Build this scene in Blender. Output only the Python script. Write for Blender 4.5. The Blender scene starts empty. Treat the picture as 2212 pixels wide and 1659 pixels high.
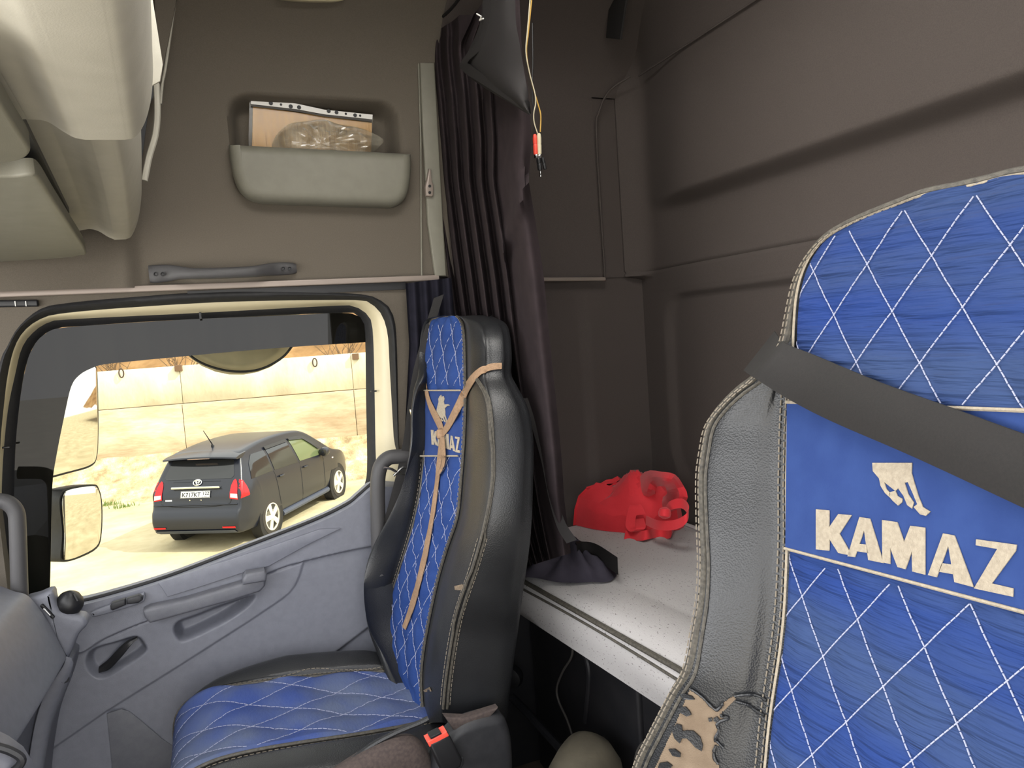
import bpy, bmesh, math, random
import numpy as np
from mathutils import Vector
from mathutils.bvhtree import BVHTree
random.seed(7)
SC = bpy.context.scene
COL = SC.collection

# ---------------------------------------------------------------- camera
FPX = 1580.0
PSI, TH, RHO = math.radians(21.9), math.radians(4.1), math.radians(4.0)
CAM = Vector((0, 0, 1.35))
FW = Vector((math.sin(PSI) * math.cos(TH), math.cos(PSI) * math.cos(TH), -math.sin(TH)))
_R0 = Vector((math.cos(PSI), -math.sin(PSI), 0))
_U0 = _R0.cross(FW)
UP = _U0 * math.cos(RHO) + _R0 * math.sin(RHO)
RT = _R0 * math.cos(RHO) - _U0 * math.sin(RHO)
cd = bpy.data.cameras.new('camera'); cam = bpy.data.objects.new('camera', cd); COL.objects.link(cam)
from mathutils import Matrix
cam.matrix_world = Matrix(((RT.x, UP.x, -FW.x, CAM.x), (RT.y, UP.y, -FW.y, CAM.y), (RT.z, UP.z, -FW.z, CAM.z), (0, 0, 0, 1)))
cd.sensor_width = 36; cd.lens = 36 * FPX / 2212; cd.clip_start = 0.02; cd.clip_end = 400
SC.camera = cam

# ---------------------------------------------------------------- light, sky, exposure
w = bpy.data.worlds.new('world'); SC.world = w; w.use_nodes = True
nt = w.node_tree; nt.nodes.clear()
wo = nt.nodes.new('ShaderNodeOutputWorld'); bg = nt.nodes.new('ShaderNodeBackground')
sky = nt.nodes.new('ShaderNodeTexSky'); sky.sky_type = 'HOSEK_WILKIE'
SUN_DIR = Vector((0.80, -0.55, 0.95)).normalized()
sky.sun_direction = SUN_DIR; sky.turbidity = 6; sky.ground_albedo = 0.4
mixw = nt.nodes.new('ShaderNodeMix'); mixw.data_type = 'RGBA'; mixw.inputs['Factor'].default_value = 0.65
mixw.inputs['B'].default_value = (1.0, 0.98, 0.95, 1)
nt.links.new(sky.outputs[0], mixw.inputs['A']); nt.links.new(mixw.outputs['Result'], bg.inputs['Color'])
nt.links.new(bg.outputs[0], wo.inputs[0])
bg.inputs['Strength'].default_value = 3.0
sl = bpy.data.lights.new('sun', 'SUN'); sun = bpy.data.objects.new('sun', sl); COL.objects.link(sun)
sl.energy = 4.0; sl.angle = math.radians(0.6); sl.color = (1.0, 0.95, 0.86)
sun.rotation_euler = SUN_DIR.to_track_quat('Z', 'Y').to_euler()
def area_lamp(name, loc, size, aim, power, col):
    # area lamp added to brighten the cab
    d = bpy.data.lights.new(name, 'AREA'); d.shape = 'RECTANGLE'; d.size, d.size_y = size; d.energy = power; d.color = col
    o = bpy.data.objects.new(name, d); COL.objects.link(o); o.location = loc
    o.rotation_euler = Vector(aim).to_track_quat('-Z', 'Y').to_euler(); return o
area_lamp('windscreen_daylight', (-1.13, .95, 1.28), (1.9, .66), (1, .12, -.40), 20, (.97, .98, 1.0))
area_lamp('door_daylight', (-.2, -.16, 1.02), (1.7, 1.9), (.22, 1, -.2), 22, (.98, .98, 1.0))
area_lamp('added_roof_fill', (.375, .98, 2.36), (.90, .74), (0.12, .12, -1), 16, (1.0, .98, .95))  # made-up overhead lamp, added to lift the dark berth and walls
vs = SC.view_settings
vs.view_transform = 'Standard'; vs.look = 'None'; vs.gamma = 1; vs.use_curve_mapping = False
vs.exposure = 0.35

# ---------------------------------------------------------------- pixel -> world helpers
def ray(px, py): return FW * FPX + RT * (px - 1106) - UP * (py - 829.5)
def P(px, py, **k):
    a = {'x': 0, 'y': 1, 'z': 2}[list(k)[0]]; v = list(k.values())[0]
    r = ray(px, py); return CAM + r * ((v - CAM[a]) / r[a])
def PN(px, py, n, c):
    r = ray(px, py); n = Vector(n); return CAM + r * ((c - n.dot(CAM)) / n.dot(r))
def PL(pts, **k): return [P(x, y, **k) for x, y in pts]

# ---------------------------------------------------------------- mesh helpers
class MB:
    def __init__(s): s.v = []; s.f = []
    def add(s, vs, fs):
        o = len(s.v); s.v += [Vector(v) for v in vs]; s.f += [tuple(i + o for i in f) for f in fs]; return s
    def box(s, c, d, ax=None):
        c = Vector(c); h = Vector(d) * .5
        X, Y, Z = ax if ax else (Vector((1, 0, 0)), Vector((0, 1, 0)), Vector((0, 0, 1)))
        vs = [c + X * (i * h.x) + Y * (j * h.y) + Z * (k * h.z) for i in (-1, 1) for j in (-1, 1) for k in (-1, 1)]
        return s.add(vs, [(0, 1, 3, 2), (4, 6, 7, 5), (0, 4, 5, 1), (2, 3, 7, 6), (0, 2, 6, 4), (1, 5, 7, 3)])
    def rbox(s, c, d, b, ax=None):
        # box with chamfered long edges: an octagon-like prism with capped ends
        c = Vector(c); X, Y, Z = ax if ax else (Vector((1, 0, 0)), Vector((0, 1, 0)), Vector((0, 0, 1)))
        hx, hy, hz = Vector(d) * .5
        out = []
        for k in range(4):
            cx, cy = [(1, 1), (-1, 1), (-1, -1), (1, -1)][k]
            for t in range(5):
                a = math.pi / 2 * k + math.pi / 8 * t
                out.append((cx * (hx - b) + b * math.cos(a), cy * (hy - b) + b * math.sin(a)))
        n = len(out); lay = [(-hz, -b * .7), (-hz + b * .7, 0), (hz - b * .7, 0), (hz, -b * .7)]
        vs = []
        for z, ins in lay:
            for (x, y) in out:
                sx = (hx + ins) / hx; sy = (hy + ins) / hy
                vs.append(c + X * (x * sx) + Y * (y * sy) + Z * z)
        fs = [tuple(range(n))[::-1], tuple(range(3 * n, 4 * n))]
        for l in range(3):
            for i in range(n): fs.append((l * n + i, l * n + (i + 1) % n, (l + 1) * n + (i + 1) % n, (l + 1) * n + i))
        return s.add(vs, fs)
    def tube(s, pts, r, n=8, cap=True, flat=1.0):
        pts = [Vector(p) for p in pts]; N = len(pts)
        rr = r if isinstance(r, (list, tuple)) else [r] * N
        prev = None; vs = []
        for i, p in enumerate(pts):
            t = (pts[min(i + 1, N - 1)] - pts[max(i - 1, 0)]).normalized()
            if prev is None:
                a = Vector((0, 0, 1)) if abs(t.z) < .9 else Vector((1, 0, 0)); u = t.cross(a).normalized()
            else:
                u = (prev - t * prev.dot(t)).normalized()
            prev = u; v = t.cross(u)
            for k in range(n):
                a = 2 * math.pi * k / n
                vs.append(p + (u * math.cos(a) + v * math.sin(a) * flat) * rr[i])
        fs = [(i * n + k, i * n + (k + 1) % n, (i + 1) * n + (k + 1) % n, (i + 1) * n + k) for i in range(N - 1) for k in range(n)]
        if cap: fs += [tuple(range(n))[::-1], tuple(range((N - 1) * n, N * n))]
        return s.add(vs, fs)
    def grid(s, rows, closeu=False, flip=False):
        n = len(rows[0]); m = len(rows); vs = [p for r in rows for p in r]
        fs = []
        for j in range(m - 1):
            for i in range(n if closeu else n - 1):
                a, b = j * n + i, j * n + (i + 1) % n
                q = (a, b, b + n, a + n); fs.append(q[::-1] if flip else q)
        return s.add(vs, fs)
    def prism(s, pts, n, t, b=0.0, seg=3):
        # outline pts (3-D, planar), raised along n by t with a rounded edge b; the back stays at the outline
        pts = [Vector(p) for p in pts]; n = Vector(n).normalized(); N = len(pts)
        ar = Vector((0, 0, 0))
        for i in range(N): ar += pts[i].cross(pts[(i + 1) % N])
        if ar.dot(n) < 0: pts = pts[::-1]
        inn = []
        for i in range(N):
            e1 = (pts[i] - pts[i - 1]); e2 = (pts[(i + 1) % N] - pts[i])
            e1 = e1.normalized() if e1.length > 1e-9 else e2.normalized(); e2 = e2.normalized() if e2.length > 1e-9 else e1
            m = n.cross(e1) + n.cross(e2)
            m = m / max(.6, m.length_squared / 2) if m.length > 1e-6 else n.cross(e1)
            inn.append(m)
        lay = [(0, 0)]
        if b > 0:
            for k in range(seg + 1):
                a = math.pi / 2 * k / seg; lay.append((b * (1 - math.cos(a)), t - b + b * math.sin(a)))
        else: lay.append((0, t))
        vs = []
        for ins, h in lay: vs += [pts[i] + inn[i] * ins + n * h for i in range(N)]
        L = len(lay)
        fs = [tuple(range(N))[::-1], tuple(range((L - 1) * N, L * N))]
        for l in range(L - 1):
            for i in range(N): fs.append((l * N + i, l * N + (i + 1) % N, (l + 1) * N + (i + 1) % N, (l + 1) * N + i))
        return s.add(vs, fs)
    def lathe(s, prof, c, ax, n=24, cap=True):
        # prof: (radius, height) along axis ax from c
        c = Vector(c); ax = Vector(ax).normalized()
        a0 = Vector((0, 0, 1)) if abs(ax.z) < .9 else Vector((1, 0, 0)); u = ax.cross(a0).normalized(); v = ax.cross(u)
        vs = []
        for r, h in prof:
            for k in range(n):
                a = 2 * math.pi * k / n; vs.append(c + ax * h + (u * math.cos(a) + v * math.sin(a)) * r)
        fs = [(i * n + k, i * n + (k + 1) % n, (i + 1) * n + (k + 1) % n, (i + 1) * n + k) for i in range(len(prof) - 1) for k in range(n)]
        if cap: fs += [tuple(range(n))[::-1], tuple(range((len(prof) - 1) * n, len(prof) * n))]
        return s.add(vs, fs)
    def bvh(s): return BVHTree.FromPolygons([tuple(v) for v in s.v], s.f)
    def build(s, name, mat, parent=None, smooth=True, ang=38, fixn=True):
        me = bpy.data.meshes.new(name); off = Vector((0, 0, 0)); q = parent
        while q is not None: off += q.location; q = q.parent
        me.from_pydata([tuple(v - off) for v in s.v], [], s.f)
        if fixn:
            bm = bmesh.new(); bm.from_mesh(me); bmesh.ops.recalc_face_normals(bm, faces=bm.faces); bm.to_mesh(me); bm.free()
        if smooth:
            me.polygons.foreach_set('use_smooth', [True] * len(me.polygons))
            me.set_sharp_from_angle(angle=math.radians(ang))
        me.materials.append(mat); me.update()
        o = bpy.data.objects.new(name, me); COL.objects.link(o)
        if parent is not None: o.parent = parent
        return o

def tag(o, label=None, cat=None, group=None, kind=None):
    if label: o['label'] = label
    if cat: o['category'] = cat
    if group: o['group'] = group
    if kind: o['kind'] = kind
    return o
def thing(name, loc, label, cat, group=None):
    o = bpy.data.objects.new(name, None); COL.objects.link(o); o.location = loc; o.empty_display_size = .05
    return tag(o, label, cat, group)
def structure(name, loc=(0, 0, 0)):
    o = bpy.data.objects.new(name, None); COL.objects.link(o); o.location = loc; o.empty_display_size = .05
    o['kind'] = 'structure'; return o

def cr(pts, n=6, closed=False):
    # Catmull-Rom through 2-D or 3-D tuples
    pts = [np.array(p, float) for p in pts]; N = len(pts); out = []
    rng = range(N) if closed else range(N - 1)
    for i in rng:
        p0 = pts[(i - 1) % N] if closed or i > 0 else pts[0] * 2 - pts[1]
        p1 = pts[i]; p2 = pts[(i + 1) % N]
        p3 = pts[(i + 2) % N] if closed or i + 2 < N else p2 * 2 - p1
        for k in range(n):
            t = k / n
            out.append(.5 * ((2 * p1) + (-p0 + p2) * t + (2 * p0 - 5 * p1 + 4 * p2 - p3) * t * t + (-p0 + 3 * p1 - 3 * p2 + p3) * t ** 3))
    if not closed: out.append(pts[-1])
    return [tuple(p) for p in out]
def lerp(a, b, t): return a + (b - a) * t
def interp(tab, x):
    xs = [r[0] for r in tab]; return [float(np.interp(x, xs, [r[k] for r in tab])) for k in range(1, len(tab[0]))]
def smoothtab(tab, n=4): return cr(tab, n)

def sdf(poly, X, Y):
    # signed distance (negative inside) to a closed polygon, numpy
    p = np.array([(a, b) for a, b in poly]); d = np.full(X.shape, 1e9); ins = np.zeros(X.shape, bool); N = len(p)
    for i in range(N):
        ax, ay = p[i]; bx, by = p[(i + 1) % N]
        ex, ey = bx - ax, by - ay; L = ex * ex + ey * ey + 1e-12
        t = np.clip(((X - ax) * ex + (Y - ay) * ey) / L, 0, 1)
        d = np.minimum(d, np.hypot(X - ax - t * ex, Y - ay - t * ey))
        c = ((ay > Y) != (by > Y)) & (X < (bx - ax) * (Y - ay) / (by - ay + 1e-15) + ax)
        ins ^= c
    return np.where(ins, -d, d)
def sstep(a, b, x):
    t = np.clip((x - a) / (b - a), 0, 1); return t * t * (3 - 2 * t)
def rrect(x0, z0, x1, z1, r, n=6):
    out = []
    for (cx, cz, a0) in ((x1 - r, z1 - r, 0), (x0 + r, z1 - r, 90), (x0 + r, z0 + r, 180), (x1 - r, z0 + r, 270)):
        for k in range(n + 1):
            a = math.radians(a0 + 90 * k / n); out.append((cx + r * math.cos(a), cz + r * math.sin(a)))
    return out

def decal_poly(bvh, poly, off, thick, mb):
    # polygon given as picture points, laid on a real surface with a little thickness
    base = []; nrm = Vector((0, 0, 0))
    for (x, y) in poly:
        d = ray(x, y).normalized(); hit = bvh.ray_cast(CAM, d)
        if hit[0] is None: return
        n = hit[1] if hit[1].dot(d) < 0 else -hit[1]
        base.append(hit[0] + n * off); nrm += n
    nrm.normalize(); N = len(base)
    vs = base + [p + nrm * thick for p in base]
    fs = [tuple(range(N))[::-1], tuple(range(N, 2 * N))] + [(i, (i + 1) % N, N + (i + 1) % N, N + i) for i in range(N)]
    mb.add(vs, fs)
def hit(bvh, x, y, off=0.0):
    d = ray(x, y).normalized(); h = bvh.ray_cast(CAM, d)
    if h[0] is None: return None, None
    n = h[1] if h[1].dot(d) < 0 else -h[1]
    return h[0] + n * off, n
def dashes(mb, pts, nrms, dash=.006, gap=.0025, wd=.0012, th=.0010):
    # stitch dashes along a 3-D polyline
    L = 0.0; i = 0; seg = [(pts[k + 1] - pts[k]).length for k in range(len(pts) - 1)]; tot = sum(seg)
    def at(s):
        k = 0
        while k < len(seg) - 1 and s > seg[k]: s -= seg[k]; k += 1
        return pts[k].lerp(pts[k + 1], min(1, s / max(seg[k], 1e-9))), nrms[k]
    s = gap
    while s + dash < tot:
        a, n = at(s); b, _ = at(s + dash); t = (b - a)
        if t.length > 1e-6:
            t.normalize(); x = t.cross(n)
            if x.length > 1e-6:
                x.normalize(); mb.box((a + b) / 2 + n * th * .4, ((b - a).length, wd, th), (t, x, n))
        s += dash + gap

# ---------------------------------------------------------------- materials
def srgb(r, g, b):
    f = lambda c: (c / 255 / 12.92) if c <= 10 else ((c / 255 + .055) / 1.055) ** 2.4
    return (f(r), f(g), f(b), 1)
def material(name, col, rough=.6, col2=None, nscale=40, bump=0.0, bscale=300, metal=0.0, spec=.4, stretch=None, sheen=0.0, btype='noise', detail=4, cpos=(.35, .65), wrinkle=0.0):
    m = bpy.data.materials.new(name); m.use_nodes = True; t = m.node_tree; N = t.nodes; Lk = t.links
    b = N['Principled BSDF']; b.inputs['Roughness'].default_value = rough; b.inputs['Metallic'].default_value = metal
    b.inputs['Specular IOR Level'].default_value = spec; b.inputs['Base Color'].default_value = col
    if sheen: b.inputs['Sheen Weight'].default_value = sheen
    tc = N.new('ShaderNodeTexCoord'); mp = N.new('ShaderNodeMapping'); Lk.new(tc.outputs['Object'], mp.inputs[0])
    if stretch: mp.inputs['Scale'].default_value = stretch
    if col2:
        nz = N.new('ShaderNodeTexNoise'); nz.inputs['Scale'].default_value = nscale; nz.inputs['Detail'].default_value = detail
        Lk.new(mp.outputs[0], nz.inputs['Vector'])
        rp = N.new('ShaderNodeValToRGB'); rp.color_ramp.elements[0].position = cpos[0]; rp.color_ramp.elements[1].position = cpos[1]
        rp.color_ramp.elements[0].color = col; rp.color_ramp.elements[1].color = col2
        Lk.new(nz.outputs['Fac'], rp.inputs[0]); Lk.new(rp.outputs[0], b.inputs['Base Color'])
    if wrinkle:
        mw = N.new('ShaderNodeMapping'); mw.inputs['Scale'].default_value = (1, .10, 1.6); mw.inputs['Rotation'].default_value = (.12, 0, 0); Lk.new(tc.outputs['Object'], mw.inputs[0])
        nw = N.new('ShaderNodeTexNoise'); nw.inputs['Scale'].default_value = 60; nw.inputs['Detail'].default_value = 3; Lk.new(mw.outputs[0], nw.inputs['Vector'])
        bw = N.new('ShaderNodeBump'); bw.inputs['Strength'].default_value = wrinkle; bw.inputs['Distance'].default_value = .012; Lk.new(nw.outputs['Fac'], bw.inputs['Height']); Lk.new(bw.outputs[0], b.inputs['Normal'])
    if bump:
        if btype == 'voronoi':
            nb = N.new('ShaderNodeTexVoronoi'); nb.inputs['Scale'].default_value = bscale; o = nb.outputs['Distance']
        else:
            nb = N.new('ShaderNodeTexNoise'); nb.inputs['Scale'].default_value = bscale; nb.inputs['Detail'].default_value = 3; o = nb.outputs['Fac']
        Lk.new(mp.outputs[0], nb.inputs['Vector'])
        bp = N.new('ShaderNodeBump'); bp.inputs['Strength'].default_value = bump; bp.inputs['Distance'].default_value = .002
        Lk.new(o, bp.inputs['Height'])
        if wrinkle: Lk.new(bw.outputs[0], bp.inputs['Normal'])
        Lk.new(bp.outputs[0], b.inputs['Normal'])
    return m
M = {}
M['liner'] = material('liner_fabric', srgb(82, 76, 67), .9, srgb(89, 82, 73), 500, .25, 900)
M['liner_dark'] = material('rear_liner', srgb(69, 62, 59), .85, srgb(75, 68, 64), 500, .25, 900)
M['plastic'] = material('door_plastic', srgb(101, 103, 112), .5, srgb(106, 108, 117), 60, .22, 700, spec=.5)
M['plastic_mid'] = material('armrest_plastic', srgb(86, 87, 94), .5, srgb(92, 93, 99), 60, .2, 700)
M['plastic_dark'] = material('dark_plastic', srgb(34, 35, 38), .5, srgb(42, 42, 45), 60, .15, 600)
M['plastic_light'] = material('console_plastic', srgb(166, 162, 150), .6, srgb(171, 167, 155), 30, .1, 700)
M['pocket'] = material('pocket_plastic', srgb(106, 104, 93), .55, srgb(110, 108, 97), 30, .12, 900)
M['black'] = material('black_plastic', srgb(26, 26, 28), .45, None, bump=.05, bscale=400)
M['rubber'] = material('rubber_seal', srgb(22, 22, 24), .7, srgb(28, 28, 29), 80)
M['cream'] = material('cream_paint', srgb(196, 186, 156), .4, srgb(186, 176, 147), 8)
M['trim'] = material('pale_trim', srgb(132, 121, 113), .4, metal=.2)
M['leather'] = material('black_leather', srgb(27, 28, 30), .40, srgb(35, 36, 38), 9, .20, 480, spec=.5, btype='voronoi')
M['piping'] = material('dark_piping', srgb(58, 55, 50), .6, srgb(82, 78, 70), 200, .3, 600)
M['blue'] = material('blue_fabric', srgb(27, 53, 108), .85, srgb(36, 61, 116), 14, .35, 160, stretch=(1, .35, 2.2), spec=.25)
M['blue_worn'] = material('worn_blue_fabric', srgb(25, 50, 108), .85, srgb(44, 62, 100), 6, .3, 110, stretch=(1, .3, 2.4), spec=.25, wrinkle=1.0)
M['blue_cushion'] = material('sat_on_blue_fabric', srgb(52, 70, 126), .85, srgb(82, 92, 118), 5, .5, 110, stretch=(1.6, 1, 1), spec=.25)
M['label_blue'] = material('blue_label_cloth', srgb(25, 50, 104), .85, srgb(31, 56, 110), 30, .15, 500)
M['thread'] = material('white_thread', srgb(150, 154, 178), .8)
M['cream_thread'] = material('cream_embroidery', srgb(158, 148, 131), .85, srgb(144, 134, 118), 250, .4, 900)
M['stitch'] = material('dull_stitching', srgb(118, 110, 98), .8)
M['tape'] = material('heading_tape', srgb(30, 28, 28), .8, spec=.2)
M['tan'] = material('tan_ribbon', srgb(144, 117, 92), .8, srgb(128, 103, 80), 200, .2, 800)
M['lit_cloth'] = material('lit_curtain_cloth', srgb(54, 51, 60), .9, srgb(60, 57, 66), 30, .15, 900, spec=.1)  # curtain cloth again, lighter and bluer to paint the light on its pooled end
M['belt'] = material('belt_webbing', srgb(24, 22, 22), .75, srgb(29, 27, 26), 120, .3, 700, stretch=(.4, 4, 4))
M['curtain'] = material('curtain_cloth', srgb(40, 34, 36), .9, srgb(46, 39, 41), 30, .15, 900, spec=.1)
M['curtain_navy'] = material('navy_curtain_cloth', srgb(26, 26, 34), .9, srgb(32, 31, 40), 30, .15, 900, spec=.1)
M['mattress'] = material('mattress_cloth', srgb(104, 101, 100), .95, srgb(168, 165, 164), 260, .3, 500, stretch=(1, .5, 1), cpos=(.30, .37), spec=.1)
M['red'] = material('red_cloth', srgb(214, 44, 54), .75, srgb(202, 36, 46), 12, .2, 500, sheen=.2)
M['tweed'] = material('seat_tweed', srgb(62, 54, 52), .95, srgb(76, 66, 62), 160, .3, 700)
M['chrome'] = material('chrome', (.75, .75, .75, 1), .18, metal=1.0)
M['red_plastic'] = material('red_plastic', srgb(232, 82, 66), .4)
M['cardboard'] = material('cardboard', srgb(190, 152, 100), .85, srgb(160, 124, 78), 30, .1, 300, stretch=(14, 1, .5))
M['floor'] = material('floor_mat', srgb(66, 58, 50), .9, srgb(86, 76, 66), 18, .4, 150)
M['black_box'] = material('berth_box', srgb(24, 24, 27), .55, srgb(32, 31, 33), 14, .1, 200)
M['olive'] = material('dusty_cover', srgb(84, 79, 66), .85, srgb(66, 61, 51), 10, .2, 120)
M['mirror_shell'] = material('dusty_mirror_shell', srgb(150, 141, 120), .6, srgb(134, 126, 106), 8)
M['torn'] = material('torn_backing', srgb(116, 101, 84), .95, srgb(104, 89, 73), 40, .4, 700)
M['added_pane'] = bpy.data.materials.new('milky_added_pane'); M['added_pane'].use_nodes = True  # pane of the made-up roof opening that lets in extra light
_t = M['added_pane'].node_tree; _t.nodes.clear(); _o = _t.nodes.new('ShaderNodeOutputMaterial'); _d = _t.nodes.new('ShaderNodeBsdfTranslucent'); _d.inputs[0].default_value = (.8, .79, .76, 1); _t.links.new(_d.outputs[0], _o.inputs[0])
M['wire'] = material('grey_wire', srgb(66, 63, 60), .7)
M['wire_y'] = material('yellow_wire', srgb(196, 156, 74), .5)
M['wire_w'] = material('white_wire', srgb(206, 196, 168), .5)
M['white'] = material('white_plastic', srgb(206, 204, 200), .5)
M['brown_cord'] = material('pale_cord', srgb(190, 178, 150), .8)

def glass_mat(name, tint, refl, rough=0.0, dust=0.0):
    m = bpy.data.materials.new(name); m.use_nodes = True; t = m.node_tree; t.nodes.clear(); N = t.nodes; Lk = t.links
    o = N.new('ShaderNodeOutputMaterial'); tr = N.new('ShaderNodeBsdfTransparent'); tr.inputs[0].default_value = tint
    gl = N.new('ShaderNodeBsdfGlossy'); gl.inputs['Roughness'].default_value = rough; gl.inputs[0].default_value = (1, 1, 1, 1)
    mx = N.new('ShaderNodeMixShader'); fr = N.new('ShaderNodeFresnel'); fr.inputs[0].default_value = 1.5
    mt = N.new('ShaderNodeMath'); mt.operation = 'MULTIPLY'; mt.inputs[1].default_value = refl
    Lk.new(fr.outputs[0], mt.inputs[0]); Lk.new(mt.outputs[0], mx.inputs[0]); Lk.new(tr.outputs[0], mx.inputs[1]); Lk.new(gl.outputs[0], mx.inputs[2])
    last = mx
    if not refl: last = tr
    if dust:
        df = N.new('ShaderNodeBsdfDiffuse'); df.inputs[0].default_value = srgb(196, 190, 172)
        nz = N.new('ShaderNodeTexNoise'); nz.inputs['Scale'].default_value = 5; nz.inputs['Detail'].default_value = 8
        tc = N.new('ShaderNodeTexCoord'); mp = N.new('ShaderNodeMapping'); mp.inputs['Scale'].default_value = (6, 1, .5)
        Lk.new(tc.outputs['Object'], mp.inputs[0]); Lk.new(mp.outputs[0], nz.inputs['Vector'])
        m2 = N.new('ShaderNodeMath'); m2.operation = 'MULTIPLY'; m2.inputs[1].default_value = dust; Lk.new(nz.outputs['Fac'], m2.inputs[0])
        mx2 = N.new('ShaderNodeMixShader'); Lk.new(m2.outputs[0], mx2.inputs[0]); Lk.new(last.outputs[0], mx2.inputs[1]); Lk.new(df.outputs[0], mx2.inputs[2]); last = mx2
    Lk.new(last.outputs[0], o.inputs[0]); return m
M['glass'] = glass_mat('window_glass', (.95, .96, .92, 1), 0, dust=0)
M['film'] = glass_mat('dark_film', (.014, .022, .021, 1), .40, .01, dust=.02)
M['plastic_bag'] = glass_mat('clear_plastic_bag', (.93, .90, .84, 1), 2.6, .22, dust=.5)
M['sleeve'] = glass_mat('clear_sleeve', (.95, .94, .9, 1), .25, .15)
# ================================================================ SETTING
def dense(pts, n=5): return cr(pts, n, closed=True)
def xz(pts, y): return [(p.x, p.z) for p in (P(a, b, y=y) for a, b in pts)]
def hfield(us, vs, f): return [[f(u, v) for u in us] for v in vs]

# ---- right wall: upper side liner with the pocket recess
WY = 2.05
wr = structure('wall_right', (.1, WY, 1.8))
nx, nz = 190, 90
xs = np.linspace(-1.15, .66, nx); zs = np.linspace(1.522, 2.06, nz); X, Z = np.meshgrid(xs, zs)
rec = rrect(.085, 1.74, .545, 2.02, .06)
sd = sdf(rec, X, Z)
D = -.085 * (1 - sstep(-.035, .0, sd))                         # pocket recess
front = 1 - sstep(-.175, -.135, X - .04 * (Z - 1.75))          # the front part of the liner stands a little proud
D += .03 * front
D += .02 * sstep(-.12, -.45, X) * sstep(1.75, 1.55, Z)
mb = MB(); mb.grid([[Vector((X[j, i], WY - D[j, i], Z[j, i])) for i in range(nx)] for j in range(nz)])
mb.build('side_liner', M['liner'], wr, fixn=False, ang=60)
# cove up to the roof
mb = MB(); rows = []
for k in range(17):
    a = math.pi / 2 * k / 16
    rows.append([Vector((x, 1.55 + (WY - 1.55) * math.cos(a), 2.06 + .27 * math.sin(a))) for x in np.linspace(-1.15, .66, 30)])
mb.grid(rows); mb.build('roof_cove', M['liner'], wr, ang=60)
# rear part of the side liner (beside the berth)
mb = MB(); mb.grid([[Vector((x, WY + (.005 if x < 1.163 else .014), z)) for x in (.66, .8, 1.0, 1.1, 1.16, 1.165, 1.24, 1.34)] for z in np.linspace(1.5, 2.06, 10)])
rows = []
for k in range(17):
    a = math.pi / 2 * k / 16
    rows.append([Vector((x, 1.55 + (WY + .005 - 1.55) * math.cos(a), 2.06 + .27 * math.sin(a))) for x in (.66, .8, 1.0, 1.1, 1.16, 1.24, 1.34)])
mb.grid(rows); mb.build('berth_side_liner', M['liner_dark'], wr, ang=60)
# lower side wall behind the door, beside the berth
nx, nz = 60, 50
xs = np.linspace(.476, 1.36, nx); zs = np.linspace(0, 1.51, nz); X, Z = np.meshgrid(xs, zs)
sd = sdf(rrect(.80, .78, 1.10, 1.45, .07), X, Z)
D = -.018 * (1 - sstep(-.012, .004, sd))
mb = MB(); mb.grid([[Vector((X[j, i], WY + .02 - D[j, i], Z[j, i])) for i in range(nx)] for j in range(nz)])
mb.build('berth_side_panel', M['liner_dark'], wr, fixn=False, ang=60)
mb = MB(); mb.box((.90, 2.058, .36), (.86, .02, .71)); mb.build('lower_side_trim', M['black_box'], wr)
# front lower corner (ahead of the door)
mb = MB(); mb.box((-.85, WY + .03, .75), (.68, .04, 1.54)); mb.build('front_corner_panel', M['liner'], wr)

# ---- ceiling
ce = structure('ceiling', (0, 1.0, 2.33))
hx0, hx1, hy0, hy1 = -.1, .85, .58, 1.38  # unseen roof opening, invented to let more light down into the cab
mb = MB(); mb.box((.02, (hy0 - .15) / 2, 2.345), (2.4, hy0 + .15, .03)); mb.box((.02, (hy1 + 1.57) / 2, 2.345), (2.4, 1.57 - hy1, .03)); mb.box(((hx0 - 1.18) / 2, (hy0 + hy1) / 2, 2.345), (hx0 + 1.18, hy1 - hy0, .03)); mb.box(((hx1 + 1.22) / 2, (hy0 + hy1) / 2, 2.345), (1.22 - hx1, hy1 - hy0, .03)); mb.build('roof_liner', M['liner'], ce)
mb = MB(); mb.box(((hx0 + hx1) / 2, (hy0 + hy1) / 2, 2.38), (hx1 - hx0, hy1 - hy0, .006)); mb.build('added_roof_pane', M['added_pane'], ce)
mb = MB()
for c_, d_ in ((((hx0 + hx1) / 2, hy0, 2.34), (hx1 - hx0, .03, .05)), (((hx0 + hx1) / 2, hy1, 2.34), (hx1 - hx0, .03, .05)), ((hx0, (hy0 + hy1) / 2, 2.34), (.03, hy1 - hy0, .05)), ((hx1, (hy0 + hy1) / 2, 2.34), (.03, hy1 - hy0, .05))): mb.box(c_, d_)
mb.build('added_pane_frame', M['plastic_light'], ce)

# ---- rear wall: ribbed moulded liner, with a cove at the top and rounded corner
we = structure('wall_rear', (1.3, 1, 1.2))
ny, nz = 120, 170
ys = np.linspace(-.14, 2.075, ny); zs = np.concatenate([np.linspace(.0, 1.4, 60), np.linspace(1.41, 2.06, 110)])
nz = len(zs); Y, Z = np.meshgrid(ys, zs)
xw = np.full(Y.shape, 1.315)
cf = sstep(WY + .0, WY - .34, Y)
xw -= .050 * sstep(1.680, 1.722, Z) * cf                             # step: the upper liner stands proud
xw += .020 * sstep(1.722, 2.1, Z) * cf
xw -= .018 * sstep(1.665, 1.48, Z) * cf
xw += .006 * (1 - sstep(0, .004, np.abs(Z - 1.512)))            # seam lines
xw += .003 * (1 - sstep(0, .004, np.abs(Z - 1.438)))
sd = sdf(rrect(.2, .86, 1.93, 1.425, .09), Y, Z); xw += .016 * (1 - sstep(-.012, .012, sd))
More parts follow.
